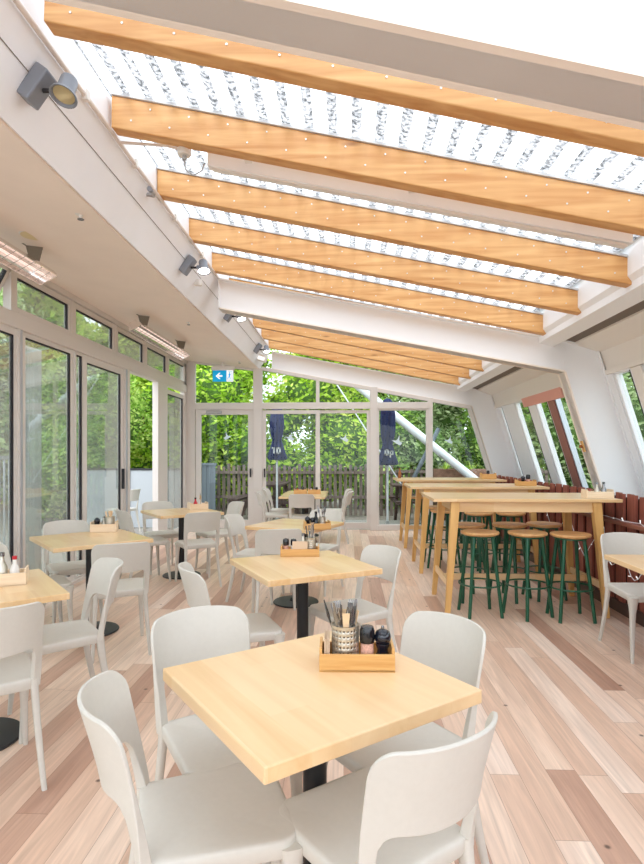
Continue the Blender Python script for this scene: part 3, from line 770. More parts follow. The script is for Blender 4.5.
# caddies and what stands in them ----------------------------------------------
def tray(loc,rz,label,m='tray',L=.235,W=.125,H=.055):
    t=.009; e=empty('condiment_caddy',loc,rz)
    MB().bb((-L/2,-W/2,0),(L/2,W/2,.007)).build('bottom',M[m],e)
    for a in (((-L/2,-W/2,0),(L/2,-W/2+t,H)),((-L/2,W/2-t,0),(L/2,W/2,H))): MB().bb(*a).build('long_side',M[m],e,bevel=.0015)
    for s in (-1,1): MB().bb((s*L/2,-W/2+t,0),(s*(L/2-t),W/2-t,H+.018)).build('end_side',M[m],e,bevel=.0015)
    return tag(e,label,'caddy','wooden condiment caddies on the tables')
def local(loc,rz,x,y,z=.0075):
    return (loc[0]+x*cos(rz)-y*sin(rz),loc[1]+x*sin(rz)+y*cos(rz),loc[2]+z)
def cup(loc,label,r=.044,h=.125):
    e=empty('cutlery_cup',loc); n=66; rows=22; vs=[];fs=[]
    for j in range(rows+1):
        for k in range(n): q=2*pi*k/n; vs.append((r*cos(q),r*sin(q),h*j/rows))
    for j in range(rows):
        for k in range(n):
            if k%3==0 and j%3==1 and 2<=j<rows-2 : continue
            fs.append((j*n+k,j*n+(k+1)%n,(j+1)*n+(k+1)%n,(j+1)*n+k))
    mb=MB(); mb.add(vs,fs,True); mb.lathe([(r+.001,h-.006),(r+.002,h),(r-.002,h),(r-.002,h-.006)],n=n)
    o=mb.build('cup_wall',M['cup'],e); sd=o.modifiers.new('s','SOLIDIFY'); sd.thickness=.0012
    MB().lathe([(r-.002,0.001),(r-.002,.004)],n=32).build('cup_floor',M['cup'],e)
    return tag(e,label,'cutlery cup')
def fork_mesh(mat_,kind):
    m=MB(); 
    m.hull([(-.005,-.0008,0),(.005,-.0008,0),(.005,.0008,0),(-.005,.0008,0)],[(-.003,-.001,.12),(.003,-.001,.12),(.003,.001,.12),(-.003,.001,.12)])
    if kind=='fork':
        m.hull([(-.004,-.001,.118),(.004,-.001,.118),(.004,.001,.118),(-.004,.001,.118)],[(-.011,-.001,.145),(.011,-.001,.145),(.011,.001,.145),(-.011,.001,.145)])
        for k in range(4):
            x=-.0095+k*.0063; m.bb((x-.0015,-.0008,.144),(x+.0015,.0008,.185))
    elif kind=='knife':
        m.hull([(-.003,-.001,.118),(.003,-.001,.118),(.003,.001,.118),(-.003,.001,.118)],[(-.009,-.0005,.15),(.009,-.0005,.15),(.009,.0005,.15),(-.009,.0005,.15)])
        m.hull([(-.009,-.0005,.15),(.009,-.0005,.15),(.009,.0005,.15),(-.009,.0005,.15)],[(-.001,-.0004,.20),(.005,-.0004,.20),(.005,.0004,.20),(-.001,.0004,.20)])
    else:
        m.hull([(-.009,-.001,.118),(.009,-.001,.118),(.009,.001,.118),(-.009,.001,.118)],[(-.012,-.001,.165),(.012,-.001,.165),(.012,.001,.165),(-.012,.001,.165)])
    return m
FM={}
def cutlery(loc,kind,tilt,dirn,mt,label,group):
    key=(kind,mt)
    if key not in FM:
        o=fork_mesh(None,kind).build({'fork':'fork','knife':'table_knife','stick':'wooden_spoon'}[kind],M[mt]); FM[key]=o
    else:
        o=FM[key].copy(); COL.objects.link(o)
    o.location=loc; o.rotation_mode='XYZ'
    o.rotation_euler=(tilt*cos(dirn),tilt*sin(dirn),dirn*2.0)
    tag(o,label,{'fork':'fork','knife':'knife','stick':'spoon'}[kind],group); return o
def grinder_salt(loc,label,s=1,m='salt'):
    e=empty('salt_grinder',loc); e.scale=(s,s,s)
    MB().lathe([(.020,0),(.021,.01),(.0205,.068),(.019,.072)],n=20).build('body',M[m],e)
    MB().lathe([(.0225,.070),(.024,.078),(.024,.108),(.020,.120),(.008,.124),(0,.124)],n=20).build('cap',M['black'],e)
    return tag(e,label,'grinder')
def grinder_pepper(loc,label,s=1):
    e=empty('pepper_mill',loc); e.scale=(s,s,s)
    MB().lathe([(.024,0),(.025,.008),(.0245,.022),(.018,.038),(.017,.048),(.023,.060),(.023,.066)],n=20).build('body',M['navyblack'],e)
    MB().lathe([(.020,.067),(.026,.076),(.027,.088),(.022,.102),(.010,.109),(0,.110)],n=20).build('head',M['navyblack'],e)
    MB().lathe([(.004,.109),(.0055,.114),(.004,.120),(0,.121)],n=12).build('knob',M['steel'],e)
    return tag(e,label,'pepper mill')
def bottle(loc,label,m='redlabel',s=1,cap='black'):
    e=empty('sauce_bottle',loc); e.scale=(s,s,s)
    MB().lathe([(.022,0),(.024,.01),(.024,.075),(.011,.10),(.010,.125)],n=16).build('body',M[m],e)
    MB().lathe([(.012,.124),(.012,.142),(0,.143)],n=12).build('cap',M[cap],e)
    return tag(e,label,'bottle')
def napkins(loc,rz,label,m='napkin'):
    mb=MB(); L,Wd=.10,.018
    for k in range(6):
        yy=-Wd/2+k*.003; mb.bb((-L/2+.002*(k%2),yy,0),(L/2-.002*((k+1)%2),yy+.0024,.085+.003*(k%3)))
    o=mb.build('napkin_stack',M[m],loc=loc,rz=rz); return tag(o,label,'napkins')
# nearest table
p=w(.11,1.785); L1=(p[0],p[1],.75); r1=radians(2.5-1.0)
tray(L1,r1,'honey bamboo caddy on the nearest table holding cutlery and grinders')
cp=local(L1,r1,-.035,0); cup(cp,'perforated steel cup full of cutlery on the nearest table')
napkins(local(L1,r1,-.094,0),r1+pi/2,'brown paper napkins standing beside the perforated cutlery cup')
grinder_salt(local(L1,r1,.034,-.012),'black-capped grinder of pink salt on the nearest table',1.0)
grinder_pepper(local(L1,r1,.084,-.005),'dark glossy pepper mill at the right end of the nearest caddy',1.0)
kinds=[('fork','steel'),('knife','steel'),('stick','spoonwood'),('fork','steel'),('fork','steel'),('knife','steel'),('fork','steel'),('fork','steel'),('knife','steel'),('stick','spoonwood'),('fork','steel'),('knife','steel'),('stick','spoonwood'),('fork','steel'),('knife','steel'),('fork','steel'),('stick','spoonwood')]
for i,(k,mt) in enumerate(kinds):
    a=2*pi*i/len(kinds)+.3; rr=.010+.012*(i%2)
    cutlery((cp[0]+rr*cos(a),cp[1]+rr*sin(a),cp[2]+.006),k,R.uniform(.10,.30) if i!=5 else .30,a+pi/2,mt,{'steel':'steel %s standing in the perforated cup on the nearest table'%k,'spoonwood':'pale wooden-handled spoon in the perforated cup on the nearest table'}[mt],'cutlery in the perforated steel cup')
# second middle table
p=w(-.145,3.70); L2=(p[0],p[1],.75); r2=radians(3)
tray(L2,r2,'bamboo caddy on the second middle table',L=.255,H=.05)
grinder_salt(local(L2,r2,-.095,0),'left one of two short black-capped grinders, second middle table',.85)
grinder_salt(local(L2,r2,-.045,.01),'right one of two short black-capped grinders, second middle table',.82,'plastic')
cup(local(L2,r2,.07,.0),'steel cup with dark cutlery on the second middle table',.034,.11)
napkins(local(L2,r2,.0,-.045),r2,'folded brown napkins at the front of the second middle caddy')
bottle(local(L2,r2,.02,.025),'slim clear bottle behind napkins in the second middle caddy','cup',.95,'steel')
q=local(L2,r2,.07,0)
for i in range(5): cutlery((q[0]+.008*cos(i*1.26),q[1]+.008*sin(i*1.26),q[2]+.005),('knife','fork')[i%2],.14,i*1.26,'steel','steel cutlery piece in the cup on the second middle table','cutlery on the second middle table')
# third middle table
p=w(-.045,4.98); L3=(p[0],p[1],.75); r3=radians(14)
tray(L3,r3,'bamboo caddy on the third middle table',L=.23,H=.055)
grinder_pepper(local(L3,r3,-.085,0),'dark pepper mill at the left of the third middle caddy',.95)
bottle(local(L3,r3,-.01,0),'dark brown bottle in the caddy of the third middle table','black',1.05)
grinder_salt(local(L3,r3,-.045,-.02),'small black grinder beside the bottle, third middle table',.8,'napkin')
q=local(L3,r3,.05,.01)
cup(q,'small steel cup at the right of the third middle caddy',.03,.10)
for i in range(4): cutlery((q[0]+.006*cos(i*1.5),q[1]+.006*sin(i*1.5),q[2]+.005),('fork','knife')[i%2],.22,i*1.5,'steel','steel cutlery piece in the cup on the third middle table','cutlery on the third middle table')
# far joined tables
for k,(xx,dd,lab) in enumerate(((-.36,9.28,'left one of two caddies on the far joined tables'),(-.13,9.28,'right one of two caddies on the far joined tables'))):
    p=w(xx,dd); Lq=(p[0],p[1],.75); tray(Lq,0.05,'bamboo caddy, '+lab,L=.215,H=.07)
    bottle(local(Lq,.05,-.05,0),'short red sauce bottle in the far caddy, '+('left' if k==0 else 'right')+' one','redlabel' if k==0 else 'plastic',.7)
    grinder_salt(local(Lq,.05,.04,0),'small dark grinder in the far caddy, '+('left' if k==0 else 'right')+' one',.85)
# table by left doors
p=w(-1.89,4.83); L5=(p[0],p[1],.75); r5=radians(14)
tray(L5,r5,'pale birch caddy on the table by the left glass doors','traypale',L=.21,W=.15,H=.07)
q=local(L5,r5,.045,0); cup(q,'silver tin of wooden cutlery on the table by the left doors',.042,.12)
for i in range(5): cutlery((q[0]+.01*cos(i*1.3),q[1]+.01*sin(i*1.3),q[2]+.004),'stick',.16,i*1.3,'spoonwood','pale wooden spoon in the silver tin by the left doors','wooden cutlery in the silver tin')
grinder_pepper(local(L5,r5,-.06,.0),'round black pepper mill in the pale birch caddy',1.0)
bottle(local(L5,r5,-.01,.03),'slim steel-capped bottle in the pale birch caddy','cup',.85,'steel')
# far left table
p=w(-1.50,6.72); L6=(p[0],p[1],.75); r6=radians(30)
tray(L6,r6,'birch caddy on the far left table','traypale',L=.22,W=.14,H=.07)
bottle(local(L6,r6,-.03,0),'red labelled sauce bottle in the far left caddy','redlabel',.95)
bottle(local(L6,r6,.035,.02),'clear bottle beside the red one in the far left caddy','plastic',.9)
q=local(L6,r6,.03,-.03)
for i in range(3): cutlery((q[0],q[1],q[2]),('stick','stick','knife')[i],.2,i*2.1,('spoonwood','spoonwood','black')[i],'cutlery piece standing in the far left caddy','cutlery in the far left caddy')
# cut off left table
p=w(-1.66,2.88); L7=(p[0],p[1],.75); r7=radians(24)
tray(L7,r7,'pale birch caddy on the cut-off left table','traypale',L=.24,W=.13,H=.065)
bottle(local(L7,r7,.06,0),'clear bottle with blue and red print on the cut-off left table','plastic',.95,'redlabel')
bottle(local(L7,r7,.0,.01),'steel shaker in the caddy on the cut-off left table','cup',1.1,'steel')
# bar tables
LA=(2.235,5.05,1.03); tray(LA,.02,'pale caddy at the right end of the nearest bar table','traypale',L=.235,W=.13,H=.06)
bottle(local(LA,0,.0,.01),'left tall steel shaker on the nearest bar table','cup',.9,'steel')
bottle(local(LA,0,.055,.0),'right tall steel shaker on the nearest bar table','steel',.95,'black')
bottle(local(LA,0,-.065,.0),'low red-capped pot in the caddy on the nearest bar table','napkin',.45,'redlabel')
LB=(2.20,6.92,1.03); tray(LB,.02,'caddy at the right end of the middle bar table',L=.225,W=.13,H=.055)
grinder_pepper(local(LB,0,-.03,0),'dark pepper mill on the middle bar table',1.0)
grinder_salt(local(LB,0,.03,0),'black-capped grinder on the middle bar table',1.05)
LC=(2.20,8.72,1.03); tray(LC,.02,'caddy at the right end of the farthest bar table',L=.225,W=.13,H=.075)
grinder_salt(local(LC,0,.0,0),'black-capped grinder on the farthest bar table',1.0)
bottle((.86,8.95,1.03),'small amber bottle alone on the left end of the farthest bar table','brownglass',1.1,'brownglass')

# fairy lights on the right wall ----------------------------------------------
e=empty('fairy_lights',(0,0,0))
def festoon(pts):
    out=[]
    for (y0,z0),(y1,z1),sag in pts:
        for i in range(9):
            t=i/8; out.append((XR-.02-.012*sin(pi*t),y0+(y1-y0)*t,z0+(z1-z0)*t-sag*4*t*(1-t)))
    return out
f1=festoon([((6.9,.80),(6.2,.80),.25),((6.2,.80),(5.75,.36),.02),((5.75,.40),(5.35,.72),-.01),((5.35,.72),(5.0,.70),.30),((5.0,.70),(4.55,.70),.34),((4.55,.70),(4.2,.66),.28),((4.2,.66),(3.8,.70),.22)])
f1=[(x-.0,y,max(z,.25)) for x,y,z in f1]
f2=[(XR-.045+.02*sin(i*1.7),5.75-.12*i,.845+.006*sin(i*2.3)) for i in range(14)]
MB().tube(f1,.0035,6).build('cable',M['wire'],e); MB().tube(f2,.0035,6).build('cable',M['wire'],e)
bm=MB()
for k,pts in enumerate((f1,f2)):
    for i in range(1,len(pts),2):
        x,y,z=pts[i]; dd=Vector((R.uniform(-.5,-.1),R.uniform(-1,1),R.uniform(.1,1) if k else R.uniform(-1,1))).normalized()*.03
        bm.tube([(x,y,z),(x+dd.x,y+dd.y,z+dd.z)],[.004,.005],6)
tag(bm.build('bulbs',M['bulb'],e),kind='stuff')
tag(e,'white fairy light string hanging along the red batten wall','fairy lights')

# ------------------------------------------------------------ ceiling fittings
def face(t): return (b0[0]+.20*t,b0[1]+.33*t)
tilt=Matrix.Rotation(-(-atan2(.20,.33)),3,'Y')
def spot(Y,label,on,t=.58):
    X,z=face(t); e=empty('wall_spotlight',(X,Y,z))
    Rm=Matrix.Rotation(atan2(.20,.33),3,'Y')      # lean of the face
    n=Rm@Vector((1,0,0)); n=Vector((.81,0,-.59)); up=Vector((.59,0,.81))
    Rf=Matrix((n,Vector((0,1,0)),up)).transposed()
    MB().box(n*.035,(.07,.10,.17),Rf).build('junction_box',M['spotgrey'],e,bevel=.008)
    a=n*.07; b=n*.07+Vector((.07,.005,.0))
    MB().tube([a,b],.010,10).build('arm',M['aludark'],e)
    MB().lathe([(.017,-.02),(.017,.02)],b,12,Matrix.Rotation(pi/2,3,'X')).build('knuckle',M['spotgrey'],e)
    dirv=Vector((-.12,-.35,-1)).normalized() if not on else Vector((.15,-.25,-1)).normalized()
    q=Vector((0,0,1)).rotation_difference(dirv).to_matrix(); hc=b+Vector((.045,0,.02))
    MB().lathe([(0,-.045),(.036,-.045),(.040,-.035),(.042,.035),(.060,.055),(.064,.066),(.058,.066),(.050,.054)],hc,24,q).build('lamp_head',M['spotgrey'],e)
    MB().lathe([(0,.056),(.049,.056)],hc,24,q).build('lamp_face',M['lamp' if on else 'lampoff'],e)
    if on:
        l=bpy.data.lights.new('spot_lamp','SPOT'); l.energy=10; l.spot_size=radians(100); l.shadow_soft_size=.04; l.color=(1,.95,.88)
        lo=bpy.data.objects.new('spot_lamp',l); COL.objects.link(lo); lo.parent=e; lo.location=hc+dirv*.08; lo.rotation_euler=Vector((0,0,-1)).rotation_difference(dirv).to_euler()
    tag(e,label,'spotlight','grey spotlights on the bulkhead')
spot(2.58,'large grey spotlight at the top left, unlit',False)
spot(5.10,'lit grey spotlight beside the fifth pine beam',True)
spot(6.95,'lit grey spotlight half hidden behind the white steel frame',True)
spot(9.20,'lit grey spotlight farthest away, beside the last beams',True)
# conduit
cd=MB(); cd.tube([(-1.392,-1,3.34),(-1.392,9.9,3.34)],.013,10)
o=cd.build('conduit_pipe',M['pipe'])
for yy in (1.4,2.9,3.6,4.45,5.3,6.3,7.6): MB().bb((-1.408,yy,3.315),(-1.374,yy+.03,3.365)).build('pipe_clip',M['plastic'],o)
tag(o,'long white conduit pipe running along the top of the bulkhead','pipe')
# branch to junction box under second beam
bx_=YN[1]+.11
o=MB().tube([(-1.38,bx_,3.325),(-1.10,bx_,3.30),(-.99,bx_,3.27)],.009,8).build('cable_conduit',M['pipe']); tag(o,'short white conduit from the bulkhead under the second beam','pipe')
e=empty('junction_box',(-.98,bx_,3.245)); MB().lathe([(0,.045),(.038,.045),(.042,.03),(.042,0),(.036,-.01),(0,-.01)],n=20).build('box_body',M['plastic'],e); MB().lathe([(.014,-.012),(.014,-.035),(0,-.036)],n=12).build('gland',M['grey'],e)
tag(e,'round white junction box hanging under the second beam','junction box')
X0,Xe=-.86,1.72
def bz_(X): return roofz(X)+.0
o=MB().tube([(-.98,bx_,3.21),(-.975,bx_,3.15),(-.93,bx_+.01,3.12),(-.88,bx_+.02,3.15),(-.865,bx_+.03,3.20)],.005,8).build('flex_cord',M['grey']); tag(o,'grey looped cord between junction box and batten light','cord')
e=empty('batten_light',(0,3.44,0)); a=MB()
a.prism_y([(X0,bz_(X0)-.03),(Xe,bz_(Xe)-.03),(Xe,bz_(Xe)+.07),(X0,bz_(X0)+.07)],-.03,.035); a.build('housing',M['white'],e,bevel=.004)
a=MB(); a.prism_y([(X0+.03,bz_(X0)-.045),(Xe-.03,bz_(Xe)-.045),(Xe-.03,bz_(Xe)-.028),(X0+.03,bz_(X0)-.028)],-.02,.025); a.build('diffuser',M['plastic'],e)
for xb in (-.6,.4,1.4):
    MB().bb((xb-.02,-.14,bz_(xb)+.03),(xb+.02,-.02,bz_(xb)+.045)).build('bracket',M['plastic'],e)
tag(e,'long white batten light slung behind the second pine beam','light')
# pipe stub
X,z=face(.83); e=empty('pipe_stub',(X+.03,3.95,z-.01)); MB().tube([(-.02,.0,.03),(.03,0,.02),(.04,-.03,.02),(.04,-.11,.015)],.014,10).build('pipe',M['grey'],e); MB().lathe([(.018,0),(.018,.03)],(.04,-.09,.015),12,Matrix.Rotation(pi/2,3,'X')).build('end_cap',M['spotgrey'],e)
tag(e,'short grey elbow pipe stub on the bulkhead','pipe')
X,z=face(.45); e=empty('motion_sensor',(X+.02,5.55,z)); MB().lathe([(0,-.035),(.03,-.03),(.035,0),(.03,.03),(0,.035)],(.02,0,0),16).build('sensor_head',M['plastic'],e); MB().box((0,0,0),(.05,.05,.06)).build('mount',M['plastic'],e,bevel=.005)
tag(e,'small white sensor on the bulkhead under the middle steel frame','sensor')
X,z=face(.25); e=empty('emergency_light',(X+.08,9.75,z+.02)); MB().box((0,0,0),(.16,.22,.11),Matrix.Rotation(radians(20),3,'Y')).build('lamp_body',M['plastic'],e,bevel=.02)
MB().box((0.0,-.10,-.02),(.12,.04,.06),Matrix.Rotation(radians(20),3,'Y')).build('lamp_window',M['exitwhite'],e,bevel=.01)
tag(e,'white emergency light box at the far end of the bulkhead','light')
def hang(name,X,Y,mk,label,cat):
    e=empty(name,(X,Y,soffz(X))); mk(e); tag(e,label,cat)
def m1(e): MB().lathe([(.095,.004),(.098,-.004),(.088,-.010)],n=32).build('rim',M['plastic'],e); MB().lathe([(0,-.012),(.088,-.011)],n=32).build('lens',M['lampoff'],e)
hang('downlight',-2.39,4.15,m1,'round cream downlight in the soffit above the near heater','downlight')
def m2(e): MB().lathe([(.035,.022),(.035,-.006),(.012,-.012),(.010,-.035),(0,-.036)],n=16).build('head',M['plastic'],e); MB().lathe([(.022,-.036),(.022,-.039)],n=16).build('deflector',M['steel'],e)
hang('fire_sprinkler',-1.76,3.62,m2,'fire sprinkler head by the soffit joint','sprinkler')
hang('fire_sprinkler',-1.93,6.75,m2,'fire sprinkler head in the soffit beyond the far heater','sprinkler')
hang('fire_sprinkler',-1.85,9.6,m2,'fire sprinkler head in the soffit above the exit sign','sprinkler')
# infrared heaters
def heater(Y0,Y1,X,label):
    zc=soffz(X)-.20; e=empty('infrared_heater',(X,Y0,zc)); L=Y1-Y0
    Rm=Matrix.Rotation(radians(-28),3,'Y')
    h=MB(); prof=[(-.085,-.035),(-.075,.02),(-.04,.055),(.04,.055),(.075,.02),(.085,-.035),(.080,-.037),(.068,.015),(.036,.045),(-.036,.045),(-.068,.015),(-.080,-.037)]
    P=[Rm@Vector((a,0,b)) for a,b in prof]
    h.hull([(p.x,0,p.z) for p in P],[(p.x,L,p.z) for p in P]); h.build('reflector_housing',M['refl'],e)
    for yy in (-.01,L-.004): 
        c=MB()
        Q=[Rm@Vector(q) for q in ((-.085,0,-.035),(-.075,0,.02),(-.04,0,.055),(.04,0,.055),(.075,0,.02),(.085,0,-.035))]
        c.hull([(p.x,yy,p.z) for p in Q],[(p.x,yy+.014,p.z) for p in Q]); c.build('end_cap',M['refl'],e)
    t=Rm@Vector((0,0,.0)); MB().tube([(t.x,.03,t.z),(t.x,L-.03,t.z)],.011,10).build('heating_tube',M['tube'],e)
    for k in range(int(L/.12)):
        y=.05+k*.12; A=Rm@Vector((-.08,0,-.036)); B=Rm@Vector((.08,0,-.036)); MB().tube([(A.x,y,A.z),(B.x,y,B.z)],.002,5).build('guard_wire',M['steel'],e)
    for yy in (.30,L-.18):
        b=MB(); zt_=soffz(X)-zc
        b.hull([(-.035,yy-.003,.05),(.035,yy-.003,.05),(.035,yy+.003,.05),(-.035,yy+.003,.05)],[(-.075,yy-.003,zt_),(.075,yy-.003,zt_),(.075,yy+.003,zt_),(-.075,yy+.003,zt_)])
        b.bb((-.08,yy-.05,zt_-.005),(.08,yy+.05,zt_)); b.build('mounting_bracket',M['bracket'],e)
    tag(e,label,'heater','infrared strip heaters under the soffit')
heater(2.75,4.58,-2.52,'infrared strip heater cut off at the left edge')
heater(6.35,8.35,-2.45,'infrared strip heater farther back under the soffit')
# exit sign
X,zz=aty(223,376,9.9); e=empty('exit_sign',(X,9.9,zz)); wd,hh=.37,.20
MB().bb((-wd/2,-.006,-hh/2),(wd*.18,.006,hh/2)).build('arrow_panel',M['exitblue'],e); MB().bb((wd*.18,-.006,-hh/2),(wd/2,.006,hh/2)).build('figure_panel',M['exitwhite'],e)
MB().bb((-wd/2-.02,-.03,hh/2),(wd/2+.02,.03,hh/2+.07)).build('mounting_box',M['plastic'],e,bevel=.004)
MB().bb((-.02,-.01,hh/2+.07),(.02,.01,soffz(X)-zz)).build('mount_stem',M['plastic'],e)
ar=MB(); ar.prism_y([(-.13,0),(-.07,.055),(-.045,.055),(-.085,.015),(-.01,.015),(-.01,-.015),(-.085,-.015),(-.045,-.055),(-.07,-.055)],-.009,-.006); ar.build('arrow',M['exitwhite'],e)
fg=MB(); fg.prism_y([(.085,-.085),(.17,-.085),(.17,.085),(.085,.085),(.085,.078),(.163,.078),(.163,-.078),(.085,-.078)],-.008,-.006)
def lb(p,q,wt): 
    d=Vector((q[0]-p[0],q[1]-p[1])); n=Vector((-d.y,d.x)).normalized()*wt/2
    fg.prism_y([(p[0]+n.x,p[1]+n.y),(q[0]+n.x,q[1]+n.y),(q[0]-n.x,q[1]-n.y),(p[0]-n.x,p[1]-n.y)],-.009,-.006)
fg.prism_y([(.122+.013*cos(k*pi/4),.055+.013*sin(k*pi/4)) for k in range(8)],-.009,-.006)
lb((.125,.04),(.115,-.015),.022); lb((.118,-.01),(.09,-.035),.013); lb((.09,-.035),(.085,-.065),.012); lb((.118,-.01),(.135,-.04),.013); lb((.135,-.04),(.125,-.07),.012); lb((.125,.035),(.095,.02),.010); lb((.125,.03),(.15,.01),.010)
fg.build('running_figure',M['exitblue'],e)
tag(e,'blue and white exit sign with left arrow hanging from the soffit','exit sign')
# bird stickers
bird=[(0,0),(.035,.03),(.03,.10),(.055,.05),(.075,.03),(.13,.035),(.08,.0),(.05,-.02),(.02,-.03)]
def sticker(px,py,s,flip,label):
    X,z=aty(px,py,YB); o=MB().prism_y([(flip*(x-.05)*s,zq*s) for x,zq in (bird if flip>0 else bird[::-1])],0,.0015).build('bird_sticker',M['sticker'],loc=(X,YB-.004,z)); tag(o,label,'sticker','pale bird stickers on the back glass')
sticker(227,438,1.2,1,'pale bird sticker on the glass of the left hinged door'); sticker(290.5,439,1.3,-1,'pale bird sticker beside the left navy parasol'); sticker(345,440,1.3,-1,'pale bird sticker on the second sliding door glass')
sticker(398,443,1.5,-1,'pale bird sticker beside the right navy parasol'); sticker(449.5,442,1.2,-1,'pale bird sticker on the leaning far right pane')
# latch on the column
e=empty('brass_latch',(2.31+.31*(2.29-1.55)-.012,5.99,1.50)); MB().box((0,.06,0),(.012,.05,.12),Matrix.Rotation(radians(-17),3,'Y')).build('plate',M['tray'],e); MB().lathe([(.016,0),(.016,.03),(0,.032)],(-.005,.06,0),12,Matrix.Rotation(-pi/2,3,'Y')).build('knob',M['brownglass'],e)
tag(e,'small brass latch plate on the inner face of the leaning column','latch')

# ------------------------------------------------------------ outside
def fence(name,x0,x1,Y,ztop,m,label,step=.125,wd=.075,rails=(.35,.95),horizontal=False):
    e=empty(name,(x0,Y,-.13)); mb=MB(); x=0
    while x<x1-x0:
        mb.bb((x,0,0.03),(x+wd,.02,ztop+.13+R.uniform(-.05,.05))); x+=step
    mb.build('pickets',M[m],e)
    for rz in rails: MB().bb((0,-.05,rz+.1),(x1-x0,-.002,rz+.17)).build('rail',M[m],e)
    return tag(e,label,'fence')
fence('picket_fence',-3.3,1.2,13.6,1.13,'fence','weathered timber picket fence behind the back doors')
fence('picket_fence',1.25,5.2,14.2,1.0,'fence','weathered timber picket fence farther right behind the bar tables')
e=empty('metal_fence',(-3.9,13.2,-.13)); mb=MB()
for k in range(14): mb.bb((k*.055,0 if k%2 else .02,0),(k*.055+.055,.03+(0 if k%2 else .02),1.28))
mb.build('sheet',M['colorbond'],e); MB().bb((-.02,-.02,1.26),(.80,.06,1.32)).build('cap_rail',M['colorbond'],e); tag(e,'slate grey metal fence panel behind the left hinged door','fence')
def parasol(X,Y,top,bot,label,letters,twist):
    e=empty('parasol',(X,Y,-.13)); z0=.13
    MB().tube([(0,0,.05),(0,0,top+z0-.1)],.022,12).build('pole',M['whitepole'],e)
    MB().lathe([(.25,0),(.26,.04),(.05,.07),(.04,.16)],n=24).build('base',M['grey'],e)
    ti=bot+.44; prof=[(0,top),(.06,top-.02),(.115,top-.12),(.13,top-.35),(.135,ti+.3),(.115,ti+.1),(.085,ti),(.11,ti-.1),(.155,bot+.16),(.185,bot+.04),(.16,bot),(.05,bot+.03)]
    n=64; vs=[]
    for j,(r,z) in enumerate(prof):
        for k in range(n):
            q=2*pi*k/n; am=.20*min(1,j/3); rr=r*(1+am*cos(8*q+j*twist)+.06*cos(19*q+1.3*j)); vs.append((rr*cos(q),rr*sin(q),z+z0))
    fs=[(j*n+k,j*n+(k+1)%n,(j+1)*n+(k+1)%n,(j+1)*n+k)[::-1] for j in range(len(prof)-1) for k in range(n)]
    MB().add(vs,fs,True).build('canopy',M['navy'],e,sharp=False)
    MB().tube([(.10*cos(q),.10*sin(q),bot+.44+z0) for q in [2*pi*i/16 for i in range(17)]],.012,6).build('tie_strap',M['navy'],e)
    for (dx,dz,poly) in letters:
        MB().prism_y([(dx+a,dz+b) for a,b in poly],-.205,-.15).build('lettering',M['letter'],e)
    return tag(e,label,'parasol','folded navy parasols behind the back glass')
def Lt(s,h): return [(0,0),(s,0),(s,h),(0,h)]
def ring(mbx,mbz,w_,h_):   # an O as four bars
    t=.03; return [(mbx,mbz,Lt(t,h_)),(mbx+w_-t,mbz,Lt(t,h_)),(mbx,mbz,Lt(w_,t)),(mbx,mbz+h_-t,Lt(w_,t))]
x_,z_=aty(277,455,11.9); parasol(x_,11.9,2.46,1.28,'folded navy parasol behind the left sliding door',[(-.055,1.28+.13+.14,Lt(.026,.13)),(-.085,1.28+.13+.245,Lt(.06,.026))]+ring(.01,1.28+.13+.13,.09,.14),.35)
x_,z_=aty(387.5,460,11.5); parasol(x_,11.5,2.56,1.18,'folded navy parasol behind the far bar table',ring(-.07,1.18+.13+.20,.085,.13)+[(.03,1.18+.13+.16,Lt(.026,.14)),(.03,1.18+.13+.275,Lt(.075,.026)),(.08,1.18+.13+.22,Lt(.026,.08)),(.03,1.18+.13+.21,Lt(.075,.026))],.6)
def picnic(X,Y,rz,label):
    e=empty('picnic_table',(X,Y,-.13),rz); z=.13+.74
    tp=MB()
    for k in range(5): tp.bb((-.75,-.36+k*.15,z-.04),(.75,-.36+k*.15+.13,z))
    tp.build('tabletop',M['picnic'],e,bevel=.004)
    for s in (-1,1):
        b=MB(); 
        for k in range(2): b.bb((-.75,s*.68-.13+k*.14,z-.36),(.75,s*.68-.01+k*.14,z-.32))
        b.build('bench',M['picnic'],e); MB().bb((-.62*s-.03,-.78,z-.43),(-.62*s+.03,.78,z-.36)).build('bench_support',M['picnic'],e)
        for t_ in (-1,1):
            MB().hull([(s*.58-.03,t_*.62-.05,0),(s*.58+.03,t_*.62-.05,0),(s*.58+.03,t_*.62+.05,0),(s*.58-.03,t_*.62+.05,0)],[(s*.58-.03,t_*.22-.05,z-.04),(s*.58+.03,t_*.22-.05,z-.04),(s*.58+.03,t_*.22+.05,z-.04),(s*.58-.03,t_*.22+.05,z-.04)]).build('leg',M['picnic'],e)
    return tag(e,label,'picnic table','dark timber picnic tables outside')
picnic(-1.75,12.75,1.5,'dark timber picnic table behind the left sliding door')
picnic(1.75,12.4,.04,'dark timber picnic table behind the far bar table')
# leaning white pole and tie rod
def rod(name,p,q,r,m,label,cat,group=None):
    o=MB().tube([p,q],r,14).build(name,M[m]); return tag(o,label,cat,group)
a_=aty(378,402,12.9); b_=aty(476,480,12.9)
dx_=(b_[0]-a_[0]); dz_=(b_[1]-a_[1]); k1=(-.1-a_[1])/dz_
rod('leaning_pole',(a_[0]-.4*dx_,12.9,a_[1]-.4*dz_),(a_[0]+k1*dx_,12.9,-.12),.095,'whitepole','thick white pole leaning diagonally outside the back glass','pole')
a_=aty(352,408,12.6); b_=aty(392,470,12.6); dx_=(b_[0]-a_[0]); dz_=(b_[1]-a_[1]); k1=(-.12-a_[1])/dz_
rod('guy_wire',(a_[0]-.5*dx_,12.6,a_[1]-.5*dz_),(a_[0]+k1*dx_,12.6,-.12),.016,'whitepole','thin white tie rod slanting behind the sliding door','rod')
